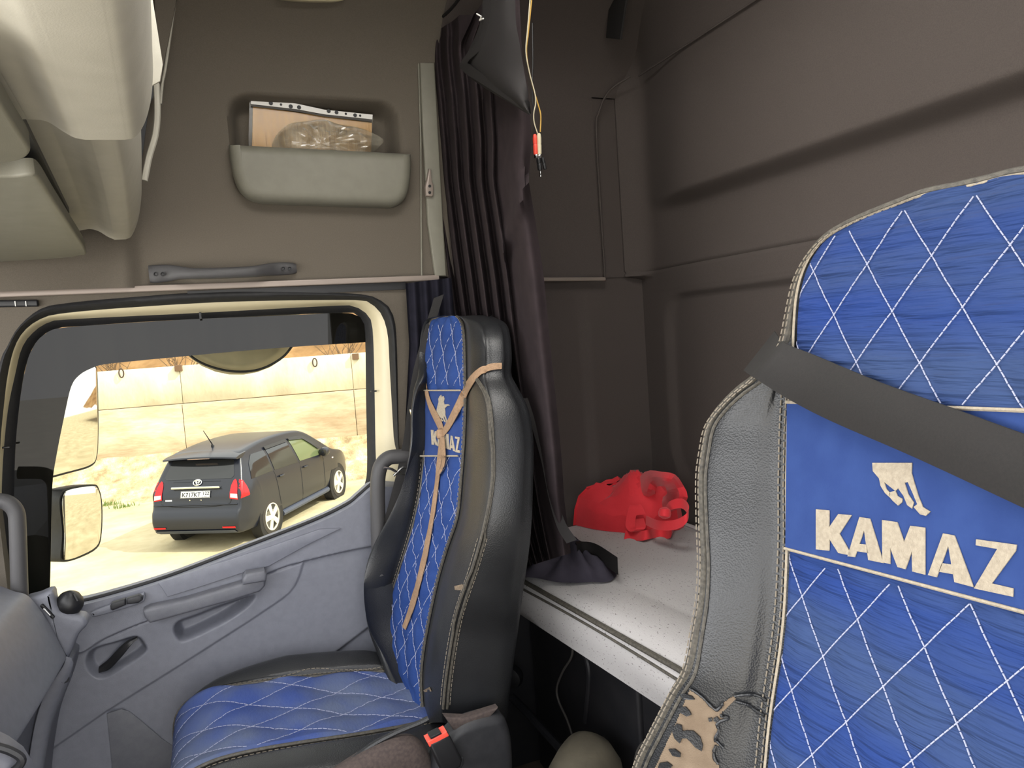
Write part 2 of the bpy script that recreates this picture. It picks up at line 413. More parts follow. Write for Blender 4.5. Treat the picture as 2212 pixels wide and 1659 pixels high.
r = .07; yy = np.clip(Y - (WY - r), 0, r); xw -= (r - np.sqrt(np.maximum(r * r - yy * yy, 0))) * 1.0 * sstep(1.49, 1.5, Z)
mb = MB(); mb.grid([[Vector((xw[j, i], Y[j, i], Z[j, i])) for i in range(ny)] for j in range(nz)])
mb.build('rear_liner', M['liner_dark'], we, fixn=False, ang=50)
# rear cove: from the wall top to the roof, with the shallow seam between wall and roof lining
mb = MB(); rows = []
for k in range(15):
    a = math.pi / 2 * k / 14
    rows.append([Vector((1.16 + (xw[-1, i] - 1.16) * math.cos(a), ys[i], 2.06 + .27 * math.sin(a))) for i in range(0, ny)])
mb.grid(rows); mb.build('rear_cove', M['liner_dark'], we, ang=60)
mb = MB(); mb.tube([(1.275, y, 2.10) for y in np.linspace(-.1, 1.96, 30)], .003, 6); mb.build('seam_bead', M['liner_dark'], we)
mb = MB(); mb.tube([Vector(p) for p in cr([(1.165, WY - .003, 1.50), (1.165, WY - .003, 1.93), (1.175, WY - .01, 2.01), (1.205, 2.02, 2.07), (1.25, 1.97, 2.10)], 8)], .0035, 6); mb.build('corner_bead', M['liner_dark'], we)

mb = MB(); mb.box((1.03, 2.115, 1.2), (.82, .03, 2.4)); mb.box((1.375, .98, 1.2), (.03, 2.3, 2.4)); mb.box((.12, 1.85, 2.365), (2.5, .56, .02)); mb.box((1.27, .98, 2.365), (.24, 2.3, .02)); mb.build('outer_shell', M['plastic_dark'], we)
# ---- left wall: only the part behind the driver's door exists; the door stands open
wl = structure('wall_left', (.95, -.12, 1.0))
mb = MB(); mb.box((.98, -.14, 1.15), (.66, .04, 2.36)); mb.build('side_liner', M['liner_dark'], wl)
mb = MB(); mb.box((-.25, -.14, 2.15), (1.8, .04, .40)); mb.build('door_header', M['liner_dark'], wl)
mb = MB(); mb.box((-.3, -.14, .03), (1.9, .04, .06)); mb.build('door_sill', M['plastic_dark'], wl)
# ---- front wall below the windscreen and the header above
wf = structure('wall_front', (-1.15, 1, .5))
mb = MB(); mb.box((-1.17, .95, .4), (.04, 2.2, .8)); mb.build('bulkhead', M['plastic_dark'], wf)
mb = MB(); mb.box((-1.17, .95, 2.12), (.04, 2.2, .42)); mb.build('windscreen_header', M['liner'], wf)
mb = MB(); mb.box((-1.12, WY, 1.3), (.07, .08, 1.2)); mb.build('windscreen_pillar', M['liner'], wf)
# ---- floor
fl = structure('floor', (0, 1, 0))
mb = MB(); mb.box((.1, .95, -.02), (2.6, 2.3, .04)); mb.build('floor_mat', M['floor'], fl)
mb = MB(); mb.rbox((.02, 1.10, .09), (1.5, .62, .18), .05); mb.build('engine_tunnel', M['floor'], fl)

# ---- trims: pale strip under the upper liner, its continuation at the berth, pillar strip
t1 = structure('trim_1', (.1, WY, 1.515))
mb = MB(); a = P(-150, 641, y=WY - .012); b = P(948, 600, y=WY - .012)
ctr = (a + b) / 2; mb.rbox(ctr, (.014, .016, (b - a).length), .003, (Vector((0, 1, 0)), Vector((0, 0, 1)), (b - a).normalized()))
mb.build('edge_strip', M['trim'], t1)
a = P(405, 633, y=WY + .0); b = P(875, 613, y=WY + .0)
mb = MB(); mb.box((a + b) / 2 - Vector((0, 0, .006)), (.014, .02, (b - a).length), (Vector((0, 1, 0)), Vector((0, 0, 1)), (b - a).normalized())); mb.build('black_rail', M['black'], t1)
a = P(-40, 657, y=WY - .005); b = P(84, 655, y=WY - .005)
mb = MB(); mb.rbox((a + b) / 2, (.02, .016, (b - a).length), .004, (Vector((0, 1, 0)), Vector((0, 0, 1)), (b - a).normalized())); mb.build('rail_end', M['black'], t1)
for px in (33, 56):
    mb = MB(); q = P(px, 656, y=WY - .017); mb.box(q, (.002, .002, .012)); mb.build('clip', M['white'], t1)
t2 = structure('trim_2', (1.06, WY, 1.5))
a = P(1100, 604, y=WY - .008); b = P(1307, 603, y=WY - .008)
mb = MB(); mb.rbox((a + b) / 2, (.014, .012, (b - a).length), .003, (Vector((0, 1, 0)), Vector((0, 0, 1)), (b - a).normalized())); mb.build('edge_strip', M['trim'], t2)
t3 = structure('trim_3', (.62, WY, 1.8))
mb = MB(); out = PL([(905, 138), (912, 300), (922, 480), (938, 597), (962, 597), (955, 480), (945, 300), (936, 138)], y=WY - .008)
mb.prism(out, (0, -1, 0), .012, .004); mb.build('pillar_strip', M['pocket'], t3)
mb = MB(); mb.tube(PL([(904, 135), (909, 300), (910, 480), (911, 597)], y=WY - .01), .0025, 6); mb.build('strip_edge', M['pocket'], t3)

# ---- pocket front on the side liner
mb = MB(); out = PL(cr([(494, 319), (496, 340), (503, 380), (516, 412), (538, 433), (566, 441)], 5) + cr([(840, 451), (858, 445), (872, 430), (879, 405), (882, 375), (882, 338)], 5), y=WY - .005)
mb.prism(out, (0, -1, 0), .05, .026, 5); mb.build('pocket_front', M['pocket'], wr, ang=50)

# ================================================================ DOOR
dr = structure('door_1', (0, 2.07, .8))
GY = 2.14
outer = [(86, 668), (136, 656), (271, 643), (497, 627), (757, 640), (820, 648), (846, 674), (856, 724), (860, 879), (862, 990), (868, 1120), (850, 1400), (400, 1659), (20, 1659), (-40, 1400), (-30, 1000), (-4, 800), (18, 744), (42, 704)]
outer[3] = (497, 629); outer[4] = (757, 634)
cr_out = [(90, 688), (136, 677), (271, 665), (497, 652), (757, 648), (797, 655), (822, 676), (837, 720), (842, 799), (850, 940), (856, 1060), (700, 1200), (420, 1320), (180, 1390), (20, 1420), (-5, 1200), (0, 980), (9, 871), (18, 803), (32, 749), (54, 713)]
cr_in = [(99, 699), (149, 690), (429, 676), (737, 660), (773, 665), (794, 681), (805, 712), (809, 839), (811, 958), (812, 1030), (800, 1075), (745, 1112), (518, 1208), (359, 1265), (200, 1310), (60, 1330), (10, 1320), (2, 1200), (4, 1050), (9, 962), (18, 880), (34, 803), (45, 758), (63, 727)]
gl_e = [(118, 711), (181, 704), (407, 690), (737, 676), (769, 681), (785, 696), (789, 739), (791, 879), (793, 998), (789, 1042), (773, 1070), (749, 1090), (677, 1125), (518, 1187), (359, 1247), (200, 1294), (110, 1308), (40, 1310), (28, 1260), (29, 1150), (32, 1034), (34, 962), (45, 853), (59, 781), (81, 736)]
def resamp(poly, n=160):
    # evenly spaced closed polyline starting at its top-left-most angle
    pts = np.array(cr(poly, 8, closed=True)); d = np.r_[0, np.cumsum(np.linalg.norm(np.roll(pts, -1, 0) - pts, axis=1))]
    c = np.array([430, 960]); 
    pp = np.vstack([pts, pts[:1]]); s = np.linspace(0, d[-1], 1200, endpoint=False)
    q = np.c_[np.interp(s, d, pp[:, 0]), np.interp(s, d, pp[:, 1])]
    ang = np.unwrap(np.arctan2(q[:, 1] - c[1], (q[:, 0] - c[0])))
    if ang[-1] < ang[0]: q = q[::-1]; ang = ang[::-1]
    tgt = np.linspace(-math.pi, math.pi, n, endpoint=False)
    a = np.arctan2(q[:, 1] - c[1], q[:, 0] - c[0]); o = np.argsort(a)
    return [(float(np.interp(t, a[o], q[o, 0], period=2 * math.pi)), float(np.interp(t, a[o], q[o, 1], period=2 * math.pi))) for t in tgt]
def ring(polyA, yA, polyB, yB, mat, name, bulge=0.0, parent=dr, seg=5):
    mb = MB(); rows = []
    # the lower half runs away outward, behind the door panel
    ya = lambda q, y0: y0 + .07 * max(0, min(1, (q[1] - (1050 + .10 * (430 - q[0]) + 90 * (q[0] < 700))) / 120))
    A = [P(q[0], q[1], y=ya(q, yA)) for q in resamp(polyA)]; B = [P(q[0], q[1], y=ya(q, yB)) for q in resamp(polyB)]
    for k in range(seg + 1):
        t = k / seg; rows.append([a.lerp(b, t) + Vector((0, -bulge * math.sin(math.pi * t), 0)) for a, b in zip(A, B)])
    mb.grid(rows, closeu=True); return mb.build(name, mat, parent, ang=60)
# only the window half of the rings shows; the lower half runs behind the panel
ring(outer, WY - .005, cr_out, WY + .015, M['rubber'], 'door_seal', .016)
ring(cr_out, WY + .015, cr_in, WY + .055, M['cream'], 'window_frame', .010)
ring(cr_in, WY + .055, gl_e, GY - .004, M['rubber'], 'window_seal', .006)
# pillar side skin around the door opening
ring([(-260, 560), (300, 575), (880, 600), (900, 700), (1000, 1100), (1000, 1800), (-400, 1800), (-400, 900)], WY + .01, outer, WY - .003, M['liner'], 'door_opening', 0.0, parent=wr)
mb = MB(); gp = PL(resamp(gl_e, 60), y=GY); mb.prism(gp, (0, -1, 0), .004); mb.build('window_glass', M['glass'], dr)
# dark film stuck along the top and front edge of the pane
fin = [(106, 1309), (108, 1269), (110, 1188), (113, 1052), (122, 984), (140, 894), (154, 835), (172, 810), (199, 795), (226, 787), (300, 779), (384, 771), (500, 760), (638, 749), (794, 739)]
fo = [(792, 720), (789, 700), (782, 688), (769, 681), (737, 676), (600, 682), (407, 690), (181, 704), (118, 711), (97, 722), (81, 736), (69, 756), (59, 781), (45, 853), (34, 962), (30, 1100), (28, 1260), (40, 1308)]
mb = MB(); mb.prism(PL(cr(fin, 4), y=GY - .0045) + PL(cr(fo, 4), y=GY - .0045), (0, -1, 0), .0012); mb.build('sun_film', M['film'], dr)
for q, w in (((433, 682), .012), ((807, 845), .010), ((14, 966), .010)):
    mb = MB(); p = P(*q, y=WY + .04); mb.rbox(p, (w * .5, .012, w * 1.5) if q[1] < 700 else (w * 1.6, .012, w * .4), .001); mb.build('seal_joint', M['black'], dr)

# door panel: a moulded sheet, relief from the outlines of its recesses
DY = 2.045
belt_low = [(-60, 1440), (146, 1417), (228, 1378), (311, 1343), (450, 1297), (573, 1240), (655, 1212), (800, 1180), (830, 1185)]
ins_low = [(655, 1212), (648, 1240), (638, 1263), (625, 1280), (608, 1294), (540, 1340), (380, 1442), (228, 1537), (103, 1624), (60, 1655)]
panel_top = [(-60, 1345), (60, 1332), (110, 1312), (200, 1296), (359, 1249), (518, 1189), (677, 1127), (749, 1092), (775, 1072), (800, 1050), (812, 1045)]
u_px = np.linspace(-70, 872, 400); v_t = np.linspace(0, 1, 280)
tab = [(a, b) for a, b in cr(panel_top, 6)]
PX = np.zeros((280, 400)); PY = np.zeros((280, 400))
for i, u in enumerate(u_px):
    top = float(np.interp(u, [t[0] for t in tab], [t[1] for t in tab])); PX[:, i] = u; PY[:, i] = top + (1790 - top) * v_t
RX = np.zeros(PX.shape); RZ = np.zeros(PX.shape)
pts = [[P(PX[j, i], PY[j, i], y=DY) for i in range(400)] for j in range(280)]
for j in range(280):
    for i in range(400): RX[j, i] = pts[j][i].x; RZ[j, i] = pts[j][i].z
belt = xz(cr([(-70, 1340)] + panel_top + [(900, 1045), (900, 1180)] + belt_low[::-1], 3), DY)
D = .010 * (1 - sstep(-.004, .003, sdf(belt, RX, RZ)))
top_line = np.array([float(np.interp(u, [t[0] for t in tab], [t[1] for t in tab])) for u in u_px])
insert = xz([(-70, 1470), (146, 1419), (228, 1380), (311, 1345), (450, 1299), (573, 1242), (655, 1214)] + ins_low[1:] + [(-70, 1700)], DY)
D += .004 * (1 - sstep(-.003, .003, sdf(insert, RX, RZ)))
pull = xz(dense([(375, 1358), (385, 1341), (420, 1328), (480, 1305), (547, 1285), (540, 1305), (500, 1335), (450, 1362), (400, 1384), (383, 1378)], 4), DY)
D -= .045 * (1 - sstep(-.020, .003, sdf(pull, RX, RZ)))
lev = xz(dense([(186, 1428), (200, 1402), (250, 1386), (296, 1374), (316, 1396), (310, 1412), (270, 1440), (222, 1464), (196, 1452)], 4), DY)
D -= .035 * (1 - sstep(-.014, .003, sdf(lev, RX, RZ)))
spk = xz([(230, 1535), (266, 1529), (310, 1560), (349, 1594), (300, 1700), (245, 1700)], DY)
D -= .004 * (1 - sstep(-.010, .003, sdf(spk, RX, RZ)))
mp_ = xz([(714, 1417), (797, 1354), (850, 1330), (870, 1700), (650, 1700)], DY)
D -= .010 * (1 - sstep(-.008, .003, sdf(mp_, RX, RZ)))
D += .02 * sstep(1.02, .8, RZ) * 0
edge = np.clip((RZ - .0) * 0, 0, 0)
for i in range(400): D[0, i] -= .06; D[1, i] -= .012
mb = MB(); mb.grid([[Vector((RX[j, i], DY - D[j, i], RZ[j, i])) for i in range(400)] for j in range(280)])
dpan = mb.build('door_panel', M['plastic'], dr, fixn=False, ang=50); door_bvh = mb.bvh()
# armrest strip along the belt, its end block, the switch plate
AY = DY - .014
mb = MB(); arm = PL([(311, 1311), (325, 1304), (400, 1288), (523, 1252), (545, 1245), (573, 1236), (571, 1258), (560, 1270), (500, 1289), (420, 1311), (326, 1337), (315, 1325)], y=AY)
mb.prism(arm, (0, -1, 0), .036, .007, 3); mb.build('armrest', M['plastic_mid'], dr)
mb = MB(); mb.prism(PL([(341, 1257), (430, 1229), (523, 1199), (600, 1174), (690, 1142), (735, 1140), (660, 1178), (580, 1222), (525, 1236), (440, 1264), (362, 1288), (352, 1272)], y=AY + .004), (0, -1, 0), .007, .002); mb.build('belt_pad', M['plastic'], dr)
mb = MB(); mb.prism(PL([(523, 1243), (530, 1232), (570, 1225), (575, 1231), (573, 1247), (523, 1255)], y=AY - .010), (0, -1, 0), .04, .007); mb.build('armrest_end', M['plastic_mid'], dr)
mb = MB(); mb.prism(PL(dense([(201, 1325), (206, 1317), (300, 1283), (312, 1280), (314, 1290), (306, 1300), (250, 1318), (206, 1330)], 3), y=AY), (0, -1, 0), .012, .004); mb.build('switch_plate', M['plastic'], dr)
for q in ([(239, 1306), (243, 1299), (272, 1290), (273, 1304), (245, 1316), (240, 1314)], [(274, 1290), (300, 1282), (308, 1285), (309, 1293), (300, 1300), (275, 1303)]):
    mb = MB(); mb.prism(PL(q, y=AY - .010), (0, -1, 0), .014, .005); mb.build('window_switch', M['plastic_dark'], dr)
mb = MB(); mb.tube(PL([(a, b - 3) for a, b in cr(panel_top[2:], 5)], y=DY + .012), .005, 8); mb.build('belt_weatherstrip', M['rubber'], dr)
mb = MB(); mb.prism(PL([(231, 1541), (262, 1531), (280, 1536), (306, 1557), (349, 1594), (420, 1642), (480, 1710), (248, 1710)], y=DY), (0, -1, 0), .003, .001); mb.build('speaker_shade', M['plastic_mid'], dr)  # darker slab painting the shade in the speaker recess
# inner release lever
mb = MB(); lv = cr([(214, 1448, .004), (235, 1436, .010), (262, 1408, .022), (280, 1390, .026), (297, 1378, .020)], 6); L = [P(a, b, y=DY - .007 + .028 - h) for a, b, h in lv]
rows = []
for i, p in enumerate(L):
    wv = .004 + .010 * math.sin(math.pi * min(1, .12 + i / len(L)))
    rows.append([p + Vector((0, .004, wv)), p + Vector((0, -.004, wv * .6)), p + Vector((0, -.006, -wv * .5)), p + Vector((0, .004, -wv))])
mb.grid(rows, closeu=True); mb.build('release_lever', M['black'], dr)

# ================================================================ OVERHEAD CONSOLE
oc = thing('overhead_console', (-.15, 1.0, 1.6), 'pale grey overhead storage console above the windscreen, with two hanging flaps', 'console')
def extr(prof_px, y_end, y_beg, mat, name, shift=0.0, sc=None, n=10, bow=0.0, lift=0.0):
    pr = PL(prof_px, y=y_end); rows = []
    for k in range(n + 1):
        t = k / n; y = lerp(y_end, y_beg, t)
        rows.append([Vector((p.x + shift * t + bow * math.sin(t * math.pi / 2), y, p.z + lift * t)) for p in pr])
    mb = MB(); m = len(pr); mb.grid(rows, closeu=True)
    o = 0; mb.f.append(tuple(range(m))); mb.f.append(tuple(range(n * m, (n + 1) * m))[::-1])
    return mb.build(name, mat, oc, ang=40)
prof_near = cr([(-400, 330), (-120, 262), (40, 258), (62, 258), (100, 262), (135, 283), (160, 297), (185, 302)], 6) + cr([(270, 302), (290, 297), (305, 280), (318, 250), (328, 200), (330, 130), (322, 60), (315, -20), (300, -140), (240, -260)], 6) + [(-500, -300)]
prof_far = cr([(-200, 545), (100, 510), (178, 497), (196, 495), (214, 500), (232, 511), (248, 518)], 6) + cr([(272, 517), (284, 510), (297, 480), (304, 440), (306, 400), (302, 340), (292, 290), (282, 220), (262, 170)], 6) + [(-250, 150)]
extr(prof_near, .95, -.08, M['plastic_light'], 'centre_housing', .03, bow=.02)
extr(prof_far, 1.95, .90, M['plastic_light'], 'side_housing', .03, bow=.04, lift=.05)
def flap(px, z, th, name, lab):
    mb = MB(); out = PL(px, z=z); mb.prism(out, (0, 0, -1), th * .7, .004, 3); o = mb.build(name, M['pocket'], oc); o['label'] = lab
flap(cr([(-60, 80), (0, 175), (30, 228), (58, 274), (60, 290), (44, 304), (0, 313), (-120, 330), (-420, 352)], 4) + [(-900, 100)], 1.60, .03, 'flap', 'nearer hanging flap of the console')
flap(cr([(-40, 346), (20, 346), (60, 341), (82, 350), (112, 400), (150, 463), (184, 522), (170, 531), (130, 537), (0, 545), (-220, 562)], 4) + [(-420, 400)], 1.60, .03, 'flap', 'farther hanging flap of the console')
mb = MB(); mb.prism(PL([(-300, 200), (40, 240), (110, 380), (150, 460), (-200, 480), (-500, 420)], z=1.618), (0, 0, 1), .01); mb.build('flap_gap_shade', M['plastic_dark'], oc)  # dark plate added so the slit between the flaps looks shaded
# side strips of the console end: folded edging hanging beside the wall
mb = MB(); mb.prism(PL([(316, 0), (321, 160), (326, 188), (346, 177), (352, 140), (330, 0)], y=1.35), (0, -1, 0), .004, .001); mb.build('edge_flap', M['plastic_light'], oc)
mb = MB(); pts = PL(cr([(384, -40), (370, 60), (357, 150), (351, 180), (347, 225)], 5), y=1.97); mb.tube(pts, .007, 8, flat=.5); mb.build('edge_piping', M['plastic_light'], oc)
mb = MB(); mb.prism(PL([(300, 400), (322, 230), (345, 180), (340, 110), (306, 180)], y=1.99), (0, -1, 0), .004); mb.build('side_gap_shade', M['plastic_dark'], oc)  # dark plate standing in for shade between console and wall
mb = MB(); pts = PL(cr([(338, 180), (340, 240), (336, 290), (322, 340), (312, 390)], 5), y=1.9); mb.tube(pts, .007, 8); mb.build('edge_piping', M['plastic_light'], oc)
mb = MB(); mb.prism(PL([(334, -40), (390, -40), (352, 150), (349, 182), (335, 100)], y=1.96), (0, -1, 0), .006, .002); mb.build('side_cover', M['liner'], oc)

# ================================================================ DASHBOARD
db = thing('dashboard', (-.6, 1.9, .5), 'bluish grey dashboard end beside the door, dusty and smooth', 'dashboard')
rows = []
edge_px = cr([(-30, 1262), (0, 1266), (30, 1277), (59, 1286), (85, 1315), (108, 1350), (128, 1388), (143, 1418), (138, 1428), (120, 1455), (96, 1492), (80, 1535), (68, 1590), (58, 1659), (50, 1760)], 5)
E3 = PL(edge_px, y=1.90)
mb = MB()
for k in range(9):
    t = k / 8; rows.append([Vector((p.x - .02 * t - .06 * t * t, lerp(p.y, .9, t), p.z - .00 * t)) for p in E3])
far = [Vector((-1.14, p.y, p.z)) for p in E3]
mb.grid(rows); mb.grid([E3, far]); mb.grid([rows[-1], [Vector((-1.14, .9, p.z)) for p in E3]])
mb.grid([[rows[k][0] for k in range(9)], [Vector((-1.14, rows[k][0].y, rows[k][0].z)) for k in range(9)]])
mb.build('dash_top', M['plastic'], db, ang=50)
# driver's half of the dashboard, lower and simpler
mb = MB(); mb.prism([Vector(p) for p in [(-1.14, .9, .84), (-.85, .9, .83), (-.66, .9, .76), (-.60, .9, .6), (-.62, .9, .3), (-1.14, .9, .2)]], (0, -1, 0), .95, .03); mb.build('instrument_housing', M['plastic_dark'], db)
# end strip with the screw recess
L1 = cr([(146, 1423), (155, 1432), (150, 1462), (138, 1500), (112, 1570), (96, 1659), (90, 1720)], 5)
L0 = cr([(143, 1418), (138, 1436), (122, 1462), (98, 1500), (80, 1548), (66, 1620), (56, 1720)], 5)
mb = MB(); rows = []
A, B = PL(L0, y=1.895), PL(L1, y=1.93)
for k in range(6):
    t = k / 5; rows.append([a.lerp(b, t) + Vector((.012 * math.sin(math.pi * t), -.012 * math.sin(math.pi * t), 0)) for a, b in zip(A, B)])
rows.append([b + Vector((0, .11, 0)) for b in B]); mb.grid(rows); mb.build('end_strip', M['plastic'], db, ang=60)
mb = MB(); q = P(139, 1466, y=1.905); mb.lathe([(.009, 0), (.009, .006), (.005, .006), (.004, .003)], q, (.5, -1, 0), 14); mb.build('screw_recess', M['plastic_dark'], db)
# corner bezel carrying the small slider and the ball vent
mb = MB(); mb.prism(PL(cr([(59, 1287), (90, 1276), (119, 1266), (126, 1290), (140, 1310), (170, 1318), (188, 1322), (194, 1338), (175, 1360), (160, 1395), (147, 1417), (128, 1388), (104, 1345), (80, 1312)], 3, True), y=1.955), (0, -1, 0), .04, .012, 4); mb.build('corner_bezel', M['plastic'], db)
q = P(150, 1304, y=1.945)
mb = MB(); mb.lathe([(.001, -.036), (.010, -.030), (.021, -.022), (.028, -.010), (.030, 0), (.028, .010), (.021, .022)], q, (-.2, .35, -1), 20); vent = mb.build('ball_vent', M['black'], db)
for k in range(4):
    mb = MB(); o = q + Vector((-.012 + .009 * k, -.002 - .002 * k, .020 + .004 * (k % 2))); mb.box(o - Vector((0, 0, .006)), (.003, .030, .018), (Vector((.9, .2, .3)).normalized(), Vector((-.2, .95, 0)).normalized(), Vector((-.3, 0, .95)).normalized())); mb.build('vent_blade', M['plastic_dark'], vent)
mb = MB(); q = P(103, 1320, y=1.915); mb.rbox(q, (.008, .010, .042), .003, (Vector((.85, 0, .5)).normalized(), Vector((0, 1, 0)), Vector((.5, 0, -.85)).normalized())); mb.build('slider_bezel', M['black'], db)
mb = MB(); mb.rbox(q + Vector((0, -.005, 0)), (.004, .008, .022), .001, (Vector((.85, 0, .5)).normalized(), Vector((0, 1, 0)), Vector((.5, 0, -.85)).normalized())); mb.build('slider', M['chrome'], db)
# shiny console corner low at the very left
mb = MB(); mb.prism(PL([(-40, 1560), (20, 1590), (50, 1612), (80, 1660), (70, 1740), (-60, 1740)], y=1.45), (0, -1, 0), .06, .015, 4); mb.build('lower_console', M['plastic'], db)
mb = MB(); mb.tube(PL(cr([(-10, 1612), (22, 1622), (46, 1638), (40, 1656), (10, 1680)], 4), y=1.38), .007, 8); mb.build('console_handle', M['plastic_dark'], db)
# ================================================================ SEATS
# ---- embroidered word and horse, traced once as flat polygons in picture points of the driver's seat
def z5(pts): return [(1400 + u / 2.517, 1000 + v / 2.517) for u, v in pts]
LET = {
 'K': [[(918, 252), (990, 258), (990, 350), (1040, 278), (1112, 284), (1046, 385), (1115, 505), (1040, 490), (992, 415), (990, 478), (918, 470)]],
 'A': [[(1155, 294), (1185, 299), (1180, 365), (1130, 512), (1090, 508)], [(1185, 299), (1212, 303), (1286, 545), (1203, 528), (1180, 365)], [(1155, 440), (1196, 444), (1204, 490), (1139, 480)]],
 'M': [[(1278, 310), (1360, 322), (1398, 430), (1432, 342), (1512, 352), (1512, 608), (1442, 590), (1440, 480), (1405, 578), (1362, 566), (1322, 462), (1322, 550), (1280, 540)]],
 'AA': [[(1610, 383), (1642, 389), (1638, 450), (1575, 622), (1528, 610)], [(1642, 389), (1672, 395), (1776, 676), (1672, 648), (1638, 450)], [(1608, 545), (1657, 553), (1668, 606), (1590, 592)]],
 'Z': [[(1790, 415), (2010, 445), (2005, 478), (1875, 655), (1992, 682), (1990, 728), (1778, 682), (1905, 468), (1788, 448)]]}
HORSE_LOW = [[(1225, 0), (1440, 0), (1438, 55), (1450, 98), (1400, 108), (1350, 152), (1290, 105), (1262, 85), (1228, 45)],
 [(1262, 85), (1290, 105), (1300, 140), (1325, 168), (1318, 186), (1295, 165), (1270, 125)],
 [(1318, 160), (1350, 152), (1362, 180), (1388, 195), (1385, 215), (1365, 232), (1335, 205), (1316, 182)],
 [(1365, 138), (1400, 108), (1420, 170), (1450, 215), (1440, 248), (1415, 230), (1395, 180)],
 [(1418, 104), (1450, 98), (1475, 180), (1500, 240), (1540, 265), (1515, 288), (1485, 280), (1450, 240), (1470, 225), (1445, 165)]]
HORSE_UP = [[(1225, 0), (1440, 0), (1430, -90), (1480, -150), (1560, -170), (1500, -200), (1420, -190), (1400, -260), (1420, -330), (1400, -400), (1350, -380), (1340, -430), (1300, -390), (1270, -330), (1280, -250), (1255, -170), (1235, -80)]]
DN, DC = (1, 0, -.2), .56 - .2 * 1.13
def drv_yz(p):
    q = PN(p[0], p[1], DN, DC); return (q.y, q.z)

def build_seat(root, rows, cols, pL, pR, y_panel, lat, style):
    pass

def loft(rows_tab, n=3): return smoothtab(rows_tab, n)

# quilted panel: rows of (left point, right point), puffed on a diamond lattice, slightly proud of the leather
def quilt_panel(lrows, rrows, nrm, lat, mat, parent, name, flat=None, puff=.007, nu=44, proud=.004, sag=0.0):
    mb = MB(); nrm = Vector(nrm).normalized(); rows = []
    for a, b in zip(lrows, rrows):
        r = []
        for i in range(nu + 1):
            t = i / nu; p = a.lerp(b, t); h = proud
            g = abs(math.sin(math.pi * (p.y / lat[0] + p.z / lat[1] + lat[2])) * math.sin(math.pi * (p.y / lat[0] - p.z / lat[1] + lat[3])))
            k = 1.0
            if flat and flat[0] < p.z + flat[2] * (p.y - flat[3]) < flat[1]: k = 0
            h += puff * (g ** .5) * k * min(1, 8 * t * (1 - t) + .1) + sag * (math.sin(math.pi * t))
            if i in (0, nu): h = -.004
            r.append(p + nrm * h)
        rows.append(r)
    mb.grid(rows); o = mb.build(name, mat, parent, ang=70); return o, mb
def quilt_stitches(bv, nrm, lat, y0, y1, z0, z1, x_at, keep, mb, dash=.006, wd=.0014):
    # every lattice line that crosses the panel, dropped on its surface
    nrm = Vector(nrm).normalized()
    for sgn in (1, -1):
        o = lat[2] if sgn == 1 else lat[3]
        vals = [y / lat[0] + sgn * z / lat[1] + o for y in (y0, y1) for z in (z0, z1)]
        for k in range(math.floor(min(vals)), math.ceil(max(vals)) + 1):
            run, rn = [], []
            for z in np.arange(z0, z1, .005):
                y = (k - o - sgn * z / lat[1]) * lat[0]
                ok = y0 < y < y1
                if ok:
                    st = Vector((x_at(y, z), y, z)) + nrm * .15
                    h = bv.ray_cast(st, -nrm, .3)
                    ok = h[0] is not None and keep(h[0])
                if ok: run.append(h[0] + nrm * .0006); rn.append(nrm)
                if (not ok) and run:
                    if len(run) > 2: dashes(mb, run, rn, dash, dash * .16, wd)
                    run, rn = [], []
            if len(run) > 2: dashes(mb, run, rn, dash, dash * .16, wd)

# ---------------------------------------------------------------- passenger seat
PNn = Vector((1, .1, -.22)); PCc = .52 - .22 * 1.114 + .173
pn_out = Vector((-1, -.1, .22)).normalized()
def pas(px, py, off=0): return PN(px, py, PNn, PCc + off)
ps = thing('passenger_seat', (.1, 1.73, 0), 'whole far passenger seat with blue quilted centre, seen side-on beside the door', 'seat')
# each row: y for panel left, panel right: pixel rows for the features of the backrest
T = [  # py_left, L_out, py, pL, pR, seam, rear, bolster depth far, near
 (684, 972, 978, 990, 1004, 1020, .000, .000),
 (690, 938, 941, 997, 1022, 1040, .000, .010),
 (704, 926, 930, 1003, 1040, 1060, .005, .020),
 (735, 920, 923, 1006, 1046, 1078, .005, .030),
 (780, 918, 920, 1007, 1048, 1084, .010, .030),
 (815, 914, 919, 1008, 1045, 1098, .030, .035),
 (845, 900, 920, 1009, 1052, 1113, .045, .040),
 (890, 892, 920, 1008, 1060, 1133, .050, .040),
 (960, 890, 920, 1005, 1062, 1143, .050, .040),
 (1040, 874, 914, 999, 1060, 1141, .050, .042),
 (1117, 840, 900, 991, 1050, 1137, .068, .046),
 (1180, 806, 882, 970, 1033, 1131, .082, .050),
 (1240, 788, 863, 952, 1016, 1123, .095, .050),
 (1300, 787, 845, 938, 998, 1115, .095, .050),
 (1360, 798, 837, 926, 980, 1109, .075, .048),
 (1415, 826, 838, 917, 970, 1103, .045, .045),
 (1470, 852, 862, 913, 961, 1098, .03, .04),
 (1530, 885, 905, 917, 957, 1092, .02, .03),
 (1560, 905, 915, 925, 957, 1090, .015, .02)]
T = smoothtab(T, 3)
rowsB = []; pl_rows = []; pr_rows = []; seam_rows = []; bk_rows = []; fL = []
